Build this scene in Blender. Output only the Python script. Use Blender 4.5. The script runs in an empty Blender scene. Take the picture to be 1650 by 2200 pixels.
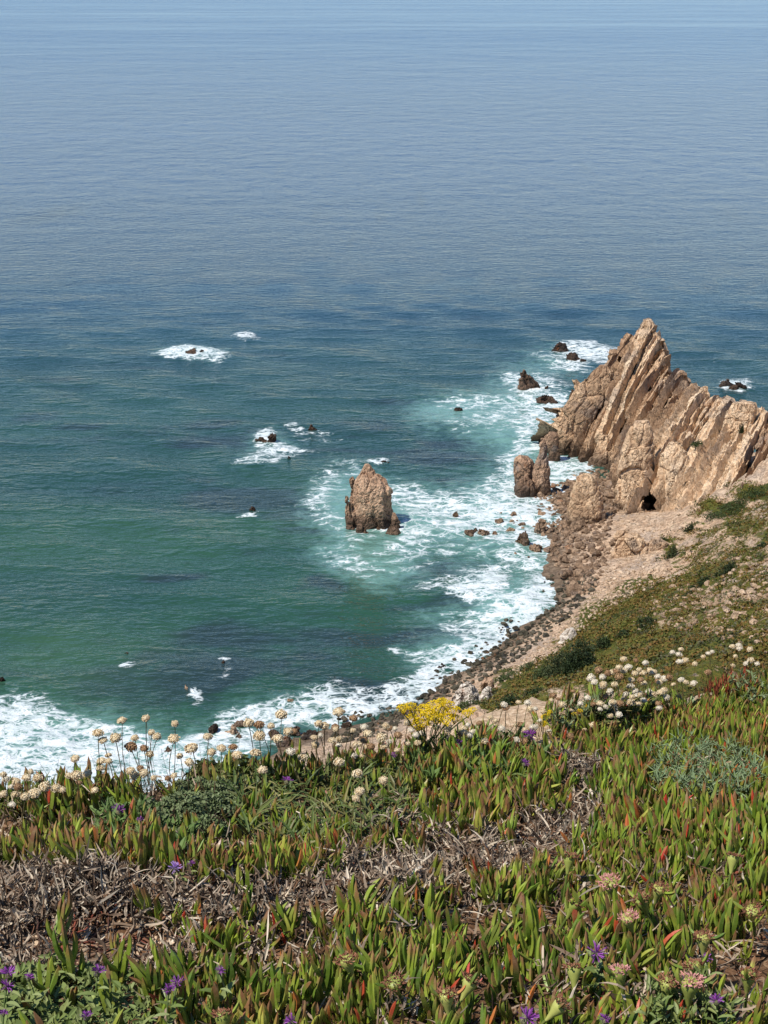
import bpy, math, random
import numpy as np
from mathutils import Matrix, Vector, Euler, noise as mnoise

# ------------------------------------------------------------------ camera, sky, sun, exposure
SC = bpy.context.scene
COL = SC.collection
CAM_H = 100.0
PITCH = math.radians(19.6)
FPX = 3195.0
cam_data = bpy.data.cameras.new('camera')
cam_data.sensor_fit = 'VERTICAL'
cam_data.sensor_height = 36.0
cam_data.lens = FPX / 2200.0 * 36.0
cam_data.clip_start = 0.05
cam_data.clip_end = 200000.0
cam = bpy.data.objects.new('camera', cam_data)
cam.location = (0, 0, CAM_H)
cam.rotation_euler = (math.pi / 2 - PITCH, 0, 0)
COL.objects.link(cam)
SC.camera = cam

SUN_TO = Vector((-0.50, -0.30, 0.92)).normalized()
world = bpy.data.worlds.new('World')
SC.world = world
world.use_nodes = True
wn = world.node_tree.nodes
sky = wn.new('ShaderNodeTexSky')
sky.sky_type = 'NISHITA'
sky.sun_disc = False
sky.sun_elevation = math.asin(SUN_TO.z)
sky.sun_rotation = math.atan2(SUN_TO.x, SUN_TO.y)
sky.altitude = 0.0
sky.air_density = 1.0
sky.dust_density = 0.0
sky.ozone_density = 7.0
wn['Background'].inputs['Strength'].default_value = 0.125
world.node_tree.links.new(sky.outputs['Color'], wn['Background'].inputs['Color'])
sun_data = bpy.data.lights.new('sun', 'SUN')
sun_data.energy = 4.6
sun_data.angle = math.radians(0.53)
sun_data.color = (1.0, 0.955, 0.88)
sun = bpy.data.objects.new('sun', sun_data)
sun.rotation_euler = (-SUN_TO).to_track_quat('-Z', 'Y').to_euler()
COL.objects.link(sun)
vs = SC.view_settings
vs.view_transform = 'Standard'
vs.look = 'None'
vs.gamma = 1.0
vs.use_curve_mapping = False
vs.exposure = 0.15
SC.cycles.max_bounces = 6
SC.cycles.diffuse_bounces = 2
SC.cycles.glossy_bounces = 2
SC.cycles.caustics_reflective = False
SC.cycles.caustics_refractive = False

# ------------------------------------------------------------------ picture geometry
CP, SP = math.cos(PITCH), math.sin(PITCH)


def ray(px, py):
    a = (np.asarray(px, float) - 825.0) / FPX
    b = (1100.0 - np.asarray(py, float)) / FPX
    return np.stack([a + 0 * b, CP + b * SP, -SP + b * CP], -1)


def at(px, py, Y):
    d = ray(px, py)
    return d / d[..., 1:2] * np.asarray(Y, float)[..., None] + np.array([0, 0, CAM_H])


def atz(px, py, z):
    d = ray(px, py)
    return d * ((np.asarray(z, float) - CAM_H) / d[..., 2])[..., None] + np.array([0, 0, CAM_H])


def project(P):
    P = np.asarray(P, float)
    q = P - np.array([0, 0, CAM_H])
    f = q[..., 1] * CP - q[..., 2] * SP
    u = q[..., 1] * SP + q[..., 2] * CP
    f = np.where(f < 1e-3, 1e-3, f)
    return 825 + FPX * q[..., 0] / f, 1100 - FPX * u / f, f


def inpoly(px, py, poly):
    px = np.asarray(px, float)
    py = np.asarray(py, float)
    r = np.zeros(px.shape, bool)
    n = len(poly)
    for i in range(n):
        x0, y0 = poly[i]
        x1, y1 = poly[(i + 1) % n]
        if y0 == y1:
            continue
        c = ((y0 > py) != (y1 > py)) & (px < (x1 - x0) * (py - y0) / (y1 - y0) + x0)
        r ^= c
    return r


# ------------------------------------------------------------------ noise
def _h(ix, iy, iz, s):
    h = (ix.astype(np.uint32) * np.uint32(374761393) + iy.astype(np.uint32) * np.uint32(668265263)
         + iz.astype(np.uint32) * np.uint32(2147483647) + np.uint32((s * 1274126177) & 0xffffffff))
    h = (h ^ (h >> np.uint32(13))) * np.uint32(1274126177)
    h = (h ^ (h >> np.uint32(16))) * np.uint32(2246822519)
    h = h ^ (h >> np.uint32(15))
    return h.astype(np.float64) / 4294967295.0


def vnoise(P, s=0):
    i = np.floor(P).astype(np.int64)
    f = P - i
    f = f * f * f * (f * (f * 6 - 15) + 10)
    out = 0
    for dx in (0, 1):
        wx = f[:, 0] if dx else 1 - f[:, 0]
        for dy in (0, 1):
            wy = f[:, 1] if dy else 1 - f[:, 1]
            for dz in (0, 1):
                wz = f[:, 2] if dz else 1 - f[:, 2]
                out = out + wx * wy * wz * _h(i[:, 0] + dx, i[:, 1] + dy, i[:, 2] + dz, s)
    return out * 2 - 1


def pn(x, y, z=0.0):
    return mnoise.noise((x, y, z)) * 1.25


def fbm(P, scale=1.0, octv=4, s=0, gain=0.5):
    P = np.asarray(P, float) * scale
    a, r, t = 1.0, 0, 0
    for o in range(octv):
        r = r + a * vnoise(P + o * 17.31, s + o * 7)
        t += a
        a *= gain
        P = P * 2.03
    return r / t


def cells(P, s=0, jit=0.9):
    i = np.floor(P).astype(np.int64)
    n = len(P)
    F1 = np.full(n, 9.0)
    F2 = np.full(n, 9.0)
    best = np.zeros((n, 3))
    rnd = np.zeros((n, 4))
    for dx in (-1, 0, 1):
        for dy in (-1, 0, 1):
            for dz in (-1, 0, 1):
                cx, cy, cz = i[:, 0] + dx, i[:, 1] + dy, i[:, 2] + dz
                q = np.stack([cx + .5 + jit * (_h(cx, cy, cz, s + k) - .5) for k, cx_ in ((1, 0),)] +
                             [cy + .5 + jit * (_h(cx, cy, cz, s + 2) - .5), cz + .5 + jit * (_h(cx, cy, cz, s + 3) - .5)], 1)
                d = np.sqrt(((P - q) ** 2).sum(1))
                m = d < F1
                F2 = np.where(m, F1, np.minimum(F2, d))
                F1 = np.where(m, d, F1)
                best[m] = (P - q)[m]
                if m.any():
                    for k in range(4):
                        rnd[m, k] = _h(cx[m], cy[m], cz[m], s + 11 + k)
    return F1, F2, best, rnd


def smooth(a, b, x):
    t = np.clip((x - a) / (b - a), 0, 1)
    return t * t * (3 - 2 * t)


# ------------------------------------------------------------------ mesh helpers
def mesh_np(name, V, F, mat=None, smooth_shade=False, attrs=None):
    V = np.ascontiguousarray(V, np.float32)
    me = bpy.data.meshes.new(name)
    if isinstance(F, np.ndarray):
        Fs = [F]
    else:
        Fs = [np.asarray(f) for f in F if len(f)]
    nl = sum(f.size for f in Fs)
    npoly = sum(len(f) for f in Fs)
    me.vertices.add(len(V))
    me.vertices.foreach_set('co', V.ravel())
    me.loops.add(nl)
    me.loops.foreach_set('vertex_index', np.concatenate([f.ravel() for f in Fs]).astype(np.int32))
    me.polygons.add(npoly)
    starts, o = [], 0
    for f in Fs:
        starts.append(o + np.arange(len(f)) * f.shape[1])
        o += f.size
    me.polygons.foreach_set('loop_start', np.concatenate(starts).astype(np.int32))
    me.update(calc_edges=True)
    me.polygons.foreach_set('use_smooth', np.full(npoly, smooth_shade, bool))
    if attrs:
        for k, v in attrs.items():
            a = me.attributes.new(k, 'FLOAT', 'POINT')
            a.data.foreach_set('value', np.ascontiguousarray(v, np.float32))
    if mat is not None:
        me.materials.append(mat)
    return me


def put(name, me, parent=None, loc=None, rot=None, scale=None, matrix=None, **props):
    o = bpy.data.objects.new(name, me)
    if parent is not None:
        o.parent = parent
    if matrix is not None:
        o.matrix_local = matrix
    else:
        if loc is not None:
            o.location = loc
        if rot is not None:
            o.rotation_euler = rot
        if scale is not None:
            o.scale = (scale,) * 3 if isinstance(scale, (int, float)) else scale
    for k, v in props.items():
        o[k] = v
    COL.objects.link(o)
    return o


def grid_faces(nu, nv, wrap=False):
    a = np.arange(nu * nv).reshape(nu, nv)
    if wrap:
        b = np.concatenate([a, a[:1]], 0)
    else:
        b = a
    return np.stack([b[:-1, :-1], b[1:, :-1], b[1:, 1:], b[:-1, 1:]], -1).reshape(-1, 4)


def vnormals(V, F):
    N = np.zeros_like(V)
    n = np.cross(V[F[:, 2]] - V[F[:, 0]], V[F[:, -1]] - V[F[:, 1]]) if F.shape[1] == 4 else np.cross(V[F[:, 1]] - V[F[:, 0]], V[F[:, 2]] - V[F[:, 0]])
    for k in range(F.shape[1]):
        for c in range(3):
            N[:, c] += np.bincount(F[:, k], n[:, c], len(V))
    return N / (np.linalg.norm(N, axis=1, keepdims=True) + 1e-9)


def icos(sub):
    t = (1 + 5 ** .5) / 2
    V = np.array([[-1, t, 0], [1, t, 0], [-1, -t, 0], [1, -t, 0], [0, -1, t], [0, 1, t], [0, -1, -t], [0, 1, -t], [t, 0, -1], [t, 0, 1], [-t, 0, -1], [-t, 0, 1]], float)
    F = np.array([[0, 11, 5], [0, 5, 1], [0, 1, 7], [0, 7, 10], [0, 10, 11], [1, 5, 9], [5, 11, 4], [11, 10, 2], [10, 7, 6], [7, 1, 8], [3, 9, 4], [3, 4, 2], [3, 2, 6], [3, 6, 8], [3, 8, 9], [4, 9, 5], [2, 4, 11], [6, 2, 10], [8, 6, 7], [9, 8, 1]])
    for _ in range(sub):
        V = list(map(tuple, V))
        cache, NF = {}, []

        def mid(a, b):
            k = (min(a, b), max(a, b))
            if k not in cache:
                cache[k] = len(V)
                V.append(tuple((np.array(V[a]) + np.array(V[b])) / 2))
            return cache[k]
        for a, b, c in F:
            ab, bc, ca = mid(a, b), mid(b, c), mid(c, a)
            NF += [[a, ab, ca], [b, bc, ab], [c, ca, bc], [ab, bc, ca]]
        V = np.array(V)
        F = np.array(NF)
    V = np.array(V, float)
    return V / np.linalg.norm(V, axis=1, keepdims=True), np.array(F)


class Soup:
    """collects many small meshes into one"""

    def __init__(self):
        self.V, self.F, self.n, self.A = [], {}, 0, {}

    def add(self, V, F, **at_):
        self.V.append(V)
        self.F.setdefault(F.shape[1], []).append(F + self.n)
        for k, v in at_.items():
            self.A.setdefault(k, []).append(np.broadcast_to(np.asarray(v, float), (len(V),)))
        self.n += len(V)

    def mesh(self, name, mat, smooth_shade=False):
        if not self.n:
            return None
        return mesh_np(name, np.concatenate(self.V), [np.concatenate(f) for f in self.F.values()], mat, smooth_shade,
                       {k: np.concatenate(v) for k, v in self.A.items()})


# ------------------------------------------------------------------ material helpers
class NT:
    def __init__(self, name):
        self.m = bpy.data.materials.new(name)
        self.m.use_nodes = True
        self.t = self.m.node_tree
        self.t.nodes.clear()
        self.out = self.t.nodes.new('ShaderNodeOutputMaterial')
        self.geo = self.n('ShaderNodeNewGeometry')
        self.pos = self.geo.outputs['Position']

    def n(self, t, **kw):
        x = self.t.nodes.new(t)
        for k, v in kw.items():
            setattr(x, k, v)
        return x

    def link(self, a, b):
        self.t.links.new(a, b)

    def set(self, sock, v):
        if isinstance(v, bpy.types.NodeSocket):
            self.link(v, sock)
        elif v is not None:
            if sock.type == 'RGBA' and len(v) == 3:
                v = (*v, 1)
            sock.default_value = v

    def math(self, op, a, b=None, c=None, clamp=False):
        x = self.n('ShaderNodeMath', operation=op, use_clamp=clamp)
        for i, v in enumerate((a, b, c)):
            self.set(x.inputs[i], v)
        return x.outputs[0]

    def add(self, *a):
        r = a[0]
        for b in a[1:]:
            r = self.math('ADD', r, b)
        return r

    def mul(self, a, b):
        return self.math('MULTIPLY', a, b)

    def ss(self, x, a, b, lo=0.0, hi=1.0):
        m = self.n('ShaderNodeMapRange', interpolation_type='SMOOTHSTEP')
        self.set(m.inputs['Value'], x)
        m.inputs['From Min'].default_value = a
        m.inputs['From Max'].default_value = b
        m.inputs['To Min'].default_value = lo
        m.inputs['To Max'].default_value = hi
        return m.outputs[0]

    def mix(self, f, a, b, blend='MIX'):
        x = self.n('ShaderNodeMix', data_type='RGBA', blend_type=blend)
        self.set(x.inputs[0], f)
        self.set(x.inputs[6], a)
        self.set(x.inputs[7], b)
        return x.outputs[2]

    def ramp(self, f, stops):
        x = self.n('ShaderNodeValToRGB')
        el = x.color_ramp.elements
        while len(el) < len(stops):
            el.new(0.5)
        for e, (p, c) in zip(el, stops):
            e.position = p
            e.color = (*c, 1)
        self.set(x.inputs[0], f)
        return x.outputs[0]

    def mapping(self, v, loc=(0, 0, 0), rot=(0, 0, 0), scale=(1, 1, 1)):
        x = self.n('ShaderNodeMapping')
        self.link(v, x.inputs[0])
        x.inputs['Location'].default_value = loc
        x.inputs['Rotation'].default_value = rot
        x.inputs['Scale'].default_value = scale
        return x.outputs[0]

    def noise(self, v, scale, detail=3, rough=0.55, dist=0.0, col=False):
        x = self.n('ShaderNodeTexNoise')
        self.link(v, x.inputs['Vector'])
        x.inputs['Scale'].default_value = scale
        x.inputs['Detail'].default_value = detail
        x.inputs['Roughness'].default_value = rough
        x.inputs['Distortion'].default_value = dist
        return x.outputs['Color' if col else 'Fac']

    def voro(self, v, scale, feature='DISTANCE_TO_EDGE', out='Distance', rnd=1.0):
        x = self.n('ShaderNodeTexVoronoi', feature=feature)
        self.link(v, x.inputs['Vector'])
        x.inputs['Scale'].default_value = scale
        x.inputs['Randomness'].default_value = rnd
        return x.outputs[out]

    def warp(self, v, scale, amt, detail=2):
        c = self.noise(v, scale, detail, col=True)
        s = self.n('ShaderNodeVectorMath', operation='SUBTRACT')
        self.link(c, s.inputs[0])
        s.inputs[1].default_value = (.5, .5, .5)
        k = self.n('ShaderNodeVectorMath', operation='SCALE')
        self.link(s.outputs[0], k.inputs[0])
        k.inputs['Scale'].default_value = amt
        a = self.n('ShaderNodeVectorMath', operation='ADD')
        self.link(v, a.inputs[0])
        self.link(k.outputs[0], a.inputs[1])
        return a.outputs[0]

    def attr(self, name):
        return self.n('ShaderNodeAttribute', attribute_name=name).outputs['Fac']

    def objrand(self):
        return self.n('ShaderNodeObjectInfo').outputs['Random']

    def xyz(self, v=None):
        x = self.n('ShaderNodeSeparateXYZ')
        self.link(v or self.pos, x.inputs[0])
        return x.outputs

    def bump(self, h, strength=1.0, dist=1.0, normal=None):
        b = self.n('ShaderNodeBump')
        self.set(b.inputs['Height'], h)
        self.set(b.inputs['Strength'], strength)
        b.inputs['Distance'].default_value = dist
        if normal is not None:
            self.link(normal, b.inputs['Normal'])
        return b.outputs[0]

    def bsdf(self, color, rough=0.8, normal=None, spec=0.3, ior=1.45, **kw):
        b = self.n('ShaderNodeBsdfPrincipled')
        self.set(b.inputs['Base Color'], color)
        self.set(b.inputs['Roughness'], rough)
        self.set(b.inputs['Specular IOR Level'], spec)
        b.inputs['IOR'].default_value = ior
        if normal is not None:
            self.link(normal, b.inputs['Normal'])
        for k, v in kw.items():
            self.set(b.inputs[k.replace('_', ' ')], v)
        return b.outputs[0]

    def done(self, shader):
        self.link(shader, self.out.inputs['Surface'])
        return self.m


def srgb(r, g, b):
    f = lambda c: c / 12.92 if c <= 0.04045 else ((c + 0.055) / 1.055) ** 2.4
    return (f(r / 255), f(g / 255), f(b / 255))


rng = np.random.default_rng(7)
random.seed(7)


ONES = ['', 'first', 'second', 'third', 'fourth', 'fifth', 'sixth', 'seventh', 'eighth', 'ninth', 'tenth', 'eleventh', 'twelfth', 'thirteenth', 'fourteenth', 'fifteenth', 'sixteenth', 'seventeenth', 'eighteenth', 'nineteenth']
TENS = {2: ('twentieth', 'twenty'), 3: ('thirtieth', 'thirty'), 4: ('fortieth', 'forty'), 5: ('fiftieth', 'fifty'), 6: ('sixtieth', 'sixty')}


def ordinal(n):
    if n < 20:
        return ONES[n]
    t, u = divmod(n, 10)
    return TENS[t][0] if u == 0 else TENS[t][1] + '-' + ONES[u]


def label_by_landmark(items, marks, text):
    """each item (px, py, object) is told apart by its rank of nearness to the closest landmark (px, py, phrase)"""
    by = {}
    for px, py, o in items:
        k = min(range(len(marks)), key=lambda i: (marks[i][0] - px) ** 2 + (marks[i][1] - py) ** 2)
        by.setdefault(k, []).append(((marks[k][0] - px) ** 2 + (marks[k][1] - py) ** 2, o))
    for k, l in by.items():
        l.sort(key=lambda q: q[0])
        for n, (_, o) in enumerate(l):
            o['label'] = text % (ordinal(n + 1) + ' nearest' if n else 'nearest', marks[k][2])
# ------------------------------------------------------------------ the sea
def sea_material():
    m = NT('sea_water')
    p = m.pos
    X, Y, Z = m.xyz()
    # wave relief: swell, chop, ripples (crests roughly across the view)
    pr = m.mapping(p, rot=(0, 0, math.radians(-13)), scale=(0.46, 1.0, 1.0))
    pr2 = m.mapping(p, rot=(0, 0, math.radians(19)), scale=(0.46, 1.0, 1.0))
    swell = m.noise(pr, 0.06, 2, 0.5)
    chop = m.noise(pr, 0.46, 3, 0.6)
    chop2 = m.noise(pr2, 0.54, 3, 0.6)
    wind = m.noise(m.mapping(p, rot=(0, 0, math.radians(-4)), scale=(0.22, 1, 1)), 0.012, 2, 0.6)
    wind2 = m.noise(m.mapping(p, rot=(0, 0, math.radians(3)), scale=(0.10, 1, 1)), 0.0022, 5, 0.7)
    lg = m.math('LOGARITHM', Y, 10.0)
    far1 = m.noise(m.mapping(p, rot=(0, 0, math.radians(-5)), scale=(1.3, 1.0, 1.0)), 0.035, 4, 0.68)
    far2 = m.noise(m.mapping(p, rot=(0, 0, math.radians(6)), scale=(1.0, 1.0, 1.0)), 0.007, 5, 0.7)
    hgt = m.add(m.mul(swell, 1.0), m.mul(chop, 0.72), m.mul(chop2, 0.64), m.mul(m.mul(far1, 3.6), m.ss(lg, 2.6, 3.0)), m.mul(m.mul(far2, 22.0), m.ss(lg, 3.0, 3.6)))
    foam = m.attr('foam')
    aer = m.attr('aer')
    kmask = m.attr('kelp')
    sand = m.attr('sand')
    patch = m.attr('patch')
    wp = m.warp(m.mapping(p, rot=(0, 0, -.25), scale=(0.72, 1, 1)), 0.22, 5.0, 4)
    fb = m.noise(wp, 0.45, 5, 0.7)
    lace = m.ss(m.voro(wp, 0.40), 0.0, 0.20, 1.0, 0.0)
    lace2 = m.ss(m.voro(wp, 1.15), 0.0, 0.22, 1.0, 0.0)
    web = m.math('MAXIMUM', lace, m.mul(lace2, 0.75))
    t = m.add(m.mul(foam, 0.86), m.mul(m.math('SUBTRACT', fb, 0.5), 2.2), m.mul(m.mul(web, m.ss(foam, 0.0, 0.6)), 0.62))
    fmask = m.mul(m.ss(t, 0.62, 1.22), m.ss(foam, 0.02, 0.14))
    w_ = m.add(m.mul(wind, 0.4), m.mul(wind2, 0.6))
    wv_ = m.ss(w_, 0.36, 0.64)
    bump = m.bump(hgt, m.add(m.mul(wv_, m.ss(lg, 3.05, 3.75, 0.42, 0.80)), m.ss(lg, 3.05, 3.75, 0.72, 0.08)), 1.0)
    # body colour of the water: greener over the shallows, blue in the deep
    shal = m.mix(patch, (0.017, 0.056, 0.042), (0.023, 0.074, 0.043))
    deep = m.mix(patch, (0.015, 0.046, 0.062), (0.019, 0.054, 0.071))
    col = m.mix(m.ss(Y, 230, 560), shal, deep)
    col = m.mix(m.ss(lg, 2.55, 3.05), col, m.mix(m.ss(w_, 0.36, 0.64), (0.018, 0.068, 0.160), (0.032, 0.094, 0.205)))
    col = m.mix(m.mul(kmask, 0.74), col, (0.020, 0.030, 0.038))
    col = m.mix(m.mul(sand, 0.8), col, (0.046, 0.105, 0.050))
    am = m.ss(m.add(m.mul(aer, 1.3), m.mul(m.math('SUBTRACT', fb, 0.5), 1.3)), 0.2, 1.1)
    col = m.mix(m.mul(am, 0.92), col, (0.17, 0.325, 0.285))
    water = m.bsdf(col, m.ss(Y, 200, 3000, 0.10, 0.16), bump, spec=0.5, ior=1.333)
    fo = m.bsdf(m.mix(m.ss(fb, .4, .7), (0.58, 0.65, 0.64), (0.80, 0.82, 0.81)), 0.9, m.bump(m.add(hgt, m.mul(fb, 1.2)), 0.9, 0.8), spec=0.1)
    mx = m.n('ShaderNodeMixShader')
    m.link(fmask, mx.inputs[0])
    m.link(water, mx.inputs[1])
    m.link(fo, mx.inputs[2])
    return m.done(mx.outputs[0])


def axis(lo, hi, step, lo2, hi2, grow=1.12):
    a = list(np.arange(lo, hi + 1e-6, step))
    s = step
    x = hi
    while x < hi2:
        s *= grow
        x += s
        a.append(x)
    s = step
    x = lo
    while x > lo2:
        s *= grow
        x -= s
        a.insert(0, x)
    return np.array(a)


# foam, milky water, kelp and sand, given as ellipses: centre and half sizes of what lies on the water there
FOAM = [  # px, py, rx, ry, strength
    (40, 1545, 150, 60, 1.0), (110, 1610, 190, 65, 1.05), (0, 1680, 240, 80, 1.1), (230, 1600, 130, 45, .8), (330, 1640, 200, 50, 1.0),
    (470, 1600, 150, 40, .95), (560, 1560, 120, 30, .8), (180, 1700, 220, 60, 1.1), (60, 1490, 90, 25, .55),
    (650, 1545, 110, 32, .75), (740, 1520, 100, 34, .8), (820, 1500, 80, 34, .85), (890, 1475, 70, 34, .95), (960, 1435, 70, 34, 1.0), (1030, 1395, 70, 36, 1.0),
    (1090, 1350, 75, 40, .95), (1140, 1310, 70, 42, 1.0), (1175, 1270, 50, 36, 1.0), (930, 1405, 110, 16, .55), (850, 1390, 70, 8, .45), (1000, 1340, 90, 30, .55), (760, 1480, 60, 12, .4),
    (1025, 1262, 62, 34, .95), (1050, 1240, 36, 20, 1.1), (1095, 1200, 45, 18, .8), (1190, 1225, 40, 20, .75), (940, 1245, 70, 14, .5), (900, 1215, 80, 10, .4), (1140, 1225, 60, 20, .55),
    (1010, 1130, 90, 30, .6), (940, 1085, 110, 36, .72), (1060, 1095, 100, 40, .78), (1140, 1110, 70, 40, .85), (1165, 1165, 40, 40, .85), (1100, 1155, 70, 25, .7), (905, 1150, 70, 40, .5),
    (870, 1060, 60, 30, .55), (985, 1050, 90, 14, .4), (1130, 1060, 60, 30, .75), (1190, 1055, 50, 30, .85), (1110, 1010, 55, 40, .6), (1080, 1035, 40, 18, .6), (1215, 1010, 50, 26, .8), (1150, 960, 45, 30, .6),
    (690, 1090, 45, 50, .55), (720, 1040, 50, 40, .5), (770, 1008, 50, 24, .4), (745, 1180, 70, 50, .42), (770, 1210, 60, 30, .42), (810, 1150, 75, 9, .8), (745, 1130, 20, 24, .55), (880, 1180, 90, 24, .42), (866, 1135, 20, 14, .6),
    (1000, 862, 90, 22, .5), (960, 855, 70, 12, .45), (1040, 910, 110, 30, .42), (1130, 860, 60, 40, .55), (1165, 900, 60, 40, .55), (1100, 875, 80, 40, .4), (1190, 830, 60, 36, .5), (1120, 820, 50, 22, .6), (1175, 935, 45, 24, .6), (1170, 862, 45, 12, .8), (1190, 880, 40, 14, .6),
    (1190, 770, 70, 26, .42), (1262, 752, 70, 18, .85), (1220, 745, 40, 10, .6), (1230, 778, 40, 12, .85), (1310, 765, 30, 14, .6), (1150, 758, 60, 8, .4), (1270, 790, 40, 20, .35), (1150, 838, 34, 8, .8),
    (418, 764, 78, 13, 1.05), (400, 758, 50, 11, .9), (515, 723, 34, 8, .75), (568, 945, 36, 16, 1.0), (590, 968, 60, 14, .8), (560, 985, 80, 10, .5), (640, 978, 70, 12, .4), (660, 925, 34, 12, .65), (690, 945, 60, 12, .35),
    (545, 1098, 34, 8, .8), (575, 1106, 14, 5, .6), (620, 1085, 30, 10, .35), (268, 1406, 18, 6, .9), (476, 1430, 20, 8, .9), (480, 1458, 24, 10, .4), (402, 1480, 26, 12, .95), (430, 1497, 30, 14, .7),
    (1580, 830, 52, 15, .95), (1600, 838, 40, 8, .6), (1605, 390, 45, 3, .75), (1640, 400, 30, 3, .6), (825, 998, 26, 8, .65), (1030, 1150, 50, 12, .7), (1145, 965, 34, 8, .6),
    (300, 1310, 60, 8, .3), (260, 1290, 40, 8, .25), (40, 1285, 40, 8, .3), (620, 1260, 30, 20, .3), (600, 1340, 200, 60, .1), (520, 1540, 60, 14, .55), (880, 1300, 160, 40, .18),
    (1000, 1190, 120, 26, .38), (820, 850, 60, 8, .2), (850, 995, 150, 20, .18), (640, 1380, 200, 30, .14), (1530, 780, 60, 10, .25), (1040, 808, 40, 8, .35),
]
AER = [
    (745, 1100, 100, 100, .7), (900, 1110, 150, 80, .75), (1060, 1110, 130, 90, .75), (800, 1200, 120, 50, .62), (990, 880, 130, 45, .72), (1120, 890, 120, 100, .7), (1160, 1010, 90, 80, .8), (1180, 780, 110, 50, .5),
    (1110, 1300, 110, 60, .8), (960, 1400, 130, 50, .6), (1140, 1200, 80, 50, .6), (80, 1590, 260, 110, .65), (350, 1620, 240, 70, .7), (650, 1550, 200, 50, .5), (415, 762, 80, 16, .7), (580, 960, 90, 34, .5), (780, 1030, 60, 40, .45), (980, 1330, 150, 40, .45), (860, 1230, 90, 30, .3), (1030, 1250, 80, 50, .5),
]
KELP = [
    (390, 1245, 70, 14, .9), (480, 1080, 170, 45, .62), (640, 1135, 70, 45, .6), (700, 1262, 50, 22, .7), (430, 1450, 230, 70, .62), (620, 1400, 280, 90, .6), (880, 1330, 140, 60, .55), (900, 1235, 120, 26, .75), (1000, 1300, 80, 40, .6), (960, 985, 160, 40, .6), (420, 935, 160, 40, .5), (860, 890, 110, 40, .35),
    (230, 1050, 100, 20, .3), (760, 900, 60, 20, .35), (300, 1400, 50, 20, .7), (560, 1500, 200, 50, .6), (700, 1450, 200, 60, .55), (1050, 1180, 60, 14, .5), (200, 840, 200, 50, .25), (960, 1150, 40, 14, .4), (1000, 935, 60, 14, .5), (230, 1620, 16, 6, .9), (110, 1595, 30, 8, .8),
]
SAND = [(110, 1390, 150, 75, .75), (240, 1360, 110, 60, .5), (60, 1180, 180, 90, .3), (850, 1175, 70, 26, .6), (560, 1130, 160, 40, .25), (330, 1140, 180, 60, .25), (150, 1520, 120, 30, .4), (640, 1040, 120, 30, .25)]


FOAM = [(a, b, c, d, e * (.8 if a < 620 and b > 1480 else 1)) for a, b, c, d, e in FOAM]


def field(XY, L, hard=2.0):
    out = np.zeros(len(XY))
    for (px, py, rx, ry, s) in L:
        c = atz(px, py, 0.0)
        e1 = atz(px + rx, py, 0.0)
        n1 = atz(px, py - ry, 0.0)
        n2 = atz(px, py + ry, 0.0)
        ax = e1[0] - c[0]
        ay = (n1[1] - n2[1]) / 2
        sh = (n1[0] - n2[0]) / (n1[1] - n2[1])
        dy = XY[:, 1] - c[1]
        dx = XY[:, 0] - c[0] - sh * dy
        r2 = (dx / ax) ** 2 + (dy / ay) ** 2
        m = r2 < 6
        v = np.zeros(len(XY))
        v[m] = s * np.exp(-(r2[m] ** (hard / 2)) * 0.75)
        out = np.where(v > out, v + 0.35 * out * (1 - np.clip(v, 0, 1)), out + 0.35 * v * (1 - np.clip(out, 0, 1)))
    return out


ax_ = axis(-75, 110, 0.9, -90000, 90000, 1.25)
ay_ = axis(150, 470, 0.9, -1500, 150000, 1.22)
gx, gy = np.meshgrid(ax_, ay_, indexing='ij')
XY = np.stack([gx.ravel(), gy.ravel()], 1)
P3 = np.concatenate([XY, np.zeros((len(XY), 1))], 1)
near_m = (np.abs(XY[:, 0]) < 200) & (XY[:, 1] > 100) & (XY[:, 1] < 900)
foam_a = np.zeros(len(XY))
aer_a = np.zeros(len(XY))
kelp_a = np.zeros(len(XY))
sand_a = np.zeros(len(XY))
wob = np.zeros_like(XY)
wob[near_m, 0] = fbm(P3[near_m], 0.09, 3, 5) * 5.0
wob[near_m, 1] = fbm(P3[near_m], 0.07, 3, 9) * 7.0
XYw = XY + wob
foam_a[near_m] = field(XYw[near_m], FOAM, 2.6)
aer_a[near_m] = field(XYw[near_m], AER, 2.4)
kelp_a[near_m] = field(XYw[near_m], KELP, 2.0)
sand_a[near_m] = field(XYw[near_m], SAND, 2.0)
kn_ = np.zeros(len(XY))
pt_ = np.full(len(XY), .5)
Q_ = np.stack([XY[near_m, 0] * .5 + wob[near_m, 0] * .5, XY[near_m, 1] + wob[near_m, 1] * .5, 0 * XY[near_m, 0]], 1)
kn_[near_m] = fbm(Q_, 0.14, 4, 71, .6)
pt_[near_m] = .5 + 1.1 * fbm(Q_, 0.03, 4, 72)
kelp_a = smooth(.22, .8, kelp_a * 1.1 + kn_ * .8)
zs = np.zeros(len(XY))
w_in = smooth(700, 380, XY[:, 1]) * smooth(200, 110, np.abs(XY[:, 0]))
for i in range(15):
    lam = 5.0 * 1.15 ** i
    ang = math.radians(90 + rng.normal(0, 24))
    k = 2 * math.pi / lam
    zs += w_in * lam * 0.0038 * np.sin(k * (XY[:, 0] * math.cos(ang) + XY[:, 1] * math.sin(ang)) + rng.uniform(0, 6.28))
zs += w_in * np.clip(foam_a, 0, 1.2) * (0.25 + 0.35 * fbm(P3, 0.5, 2, 3))
P3[:, 2] = zs
sea_me = mesh_np('sea', P3, grid_faces(len(ax_), len(ay_)), sea_material(), True,
                 {'foam': np.clip(foam_a, 0, 1.2), 'aer': np.clip(aer_a, 0, 1.2), 'kelp': np.clip(kelp_a, 0, 1.2), 'sand': np.clip(sand_a, 0, 1.2), 'patch': np.clip(pt_, 0, 1)})
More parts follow.
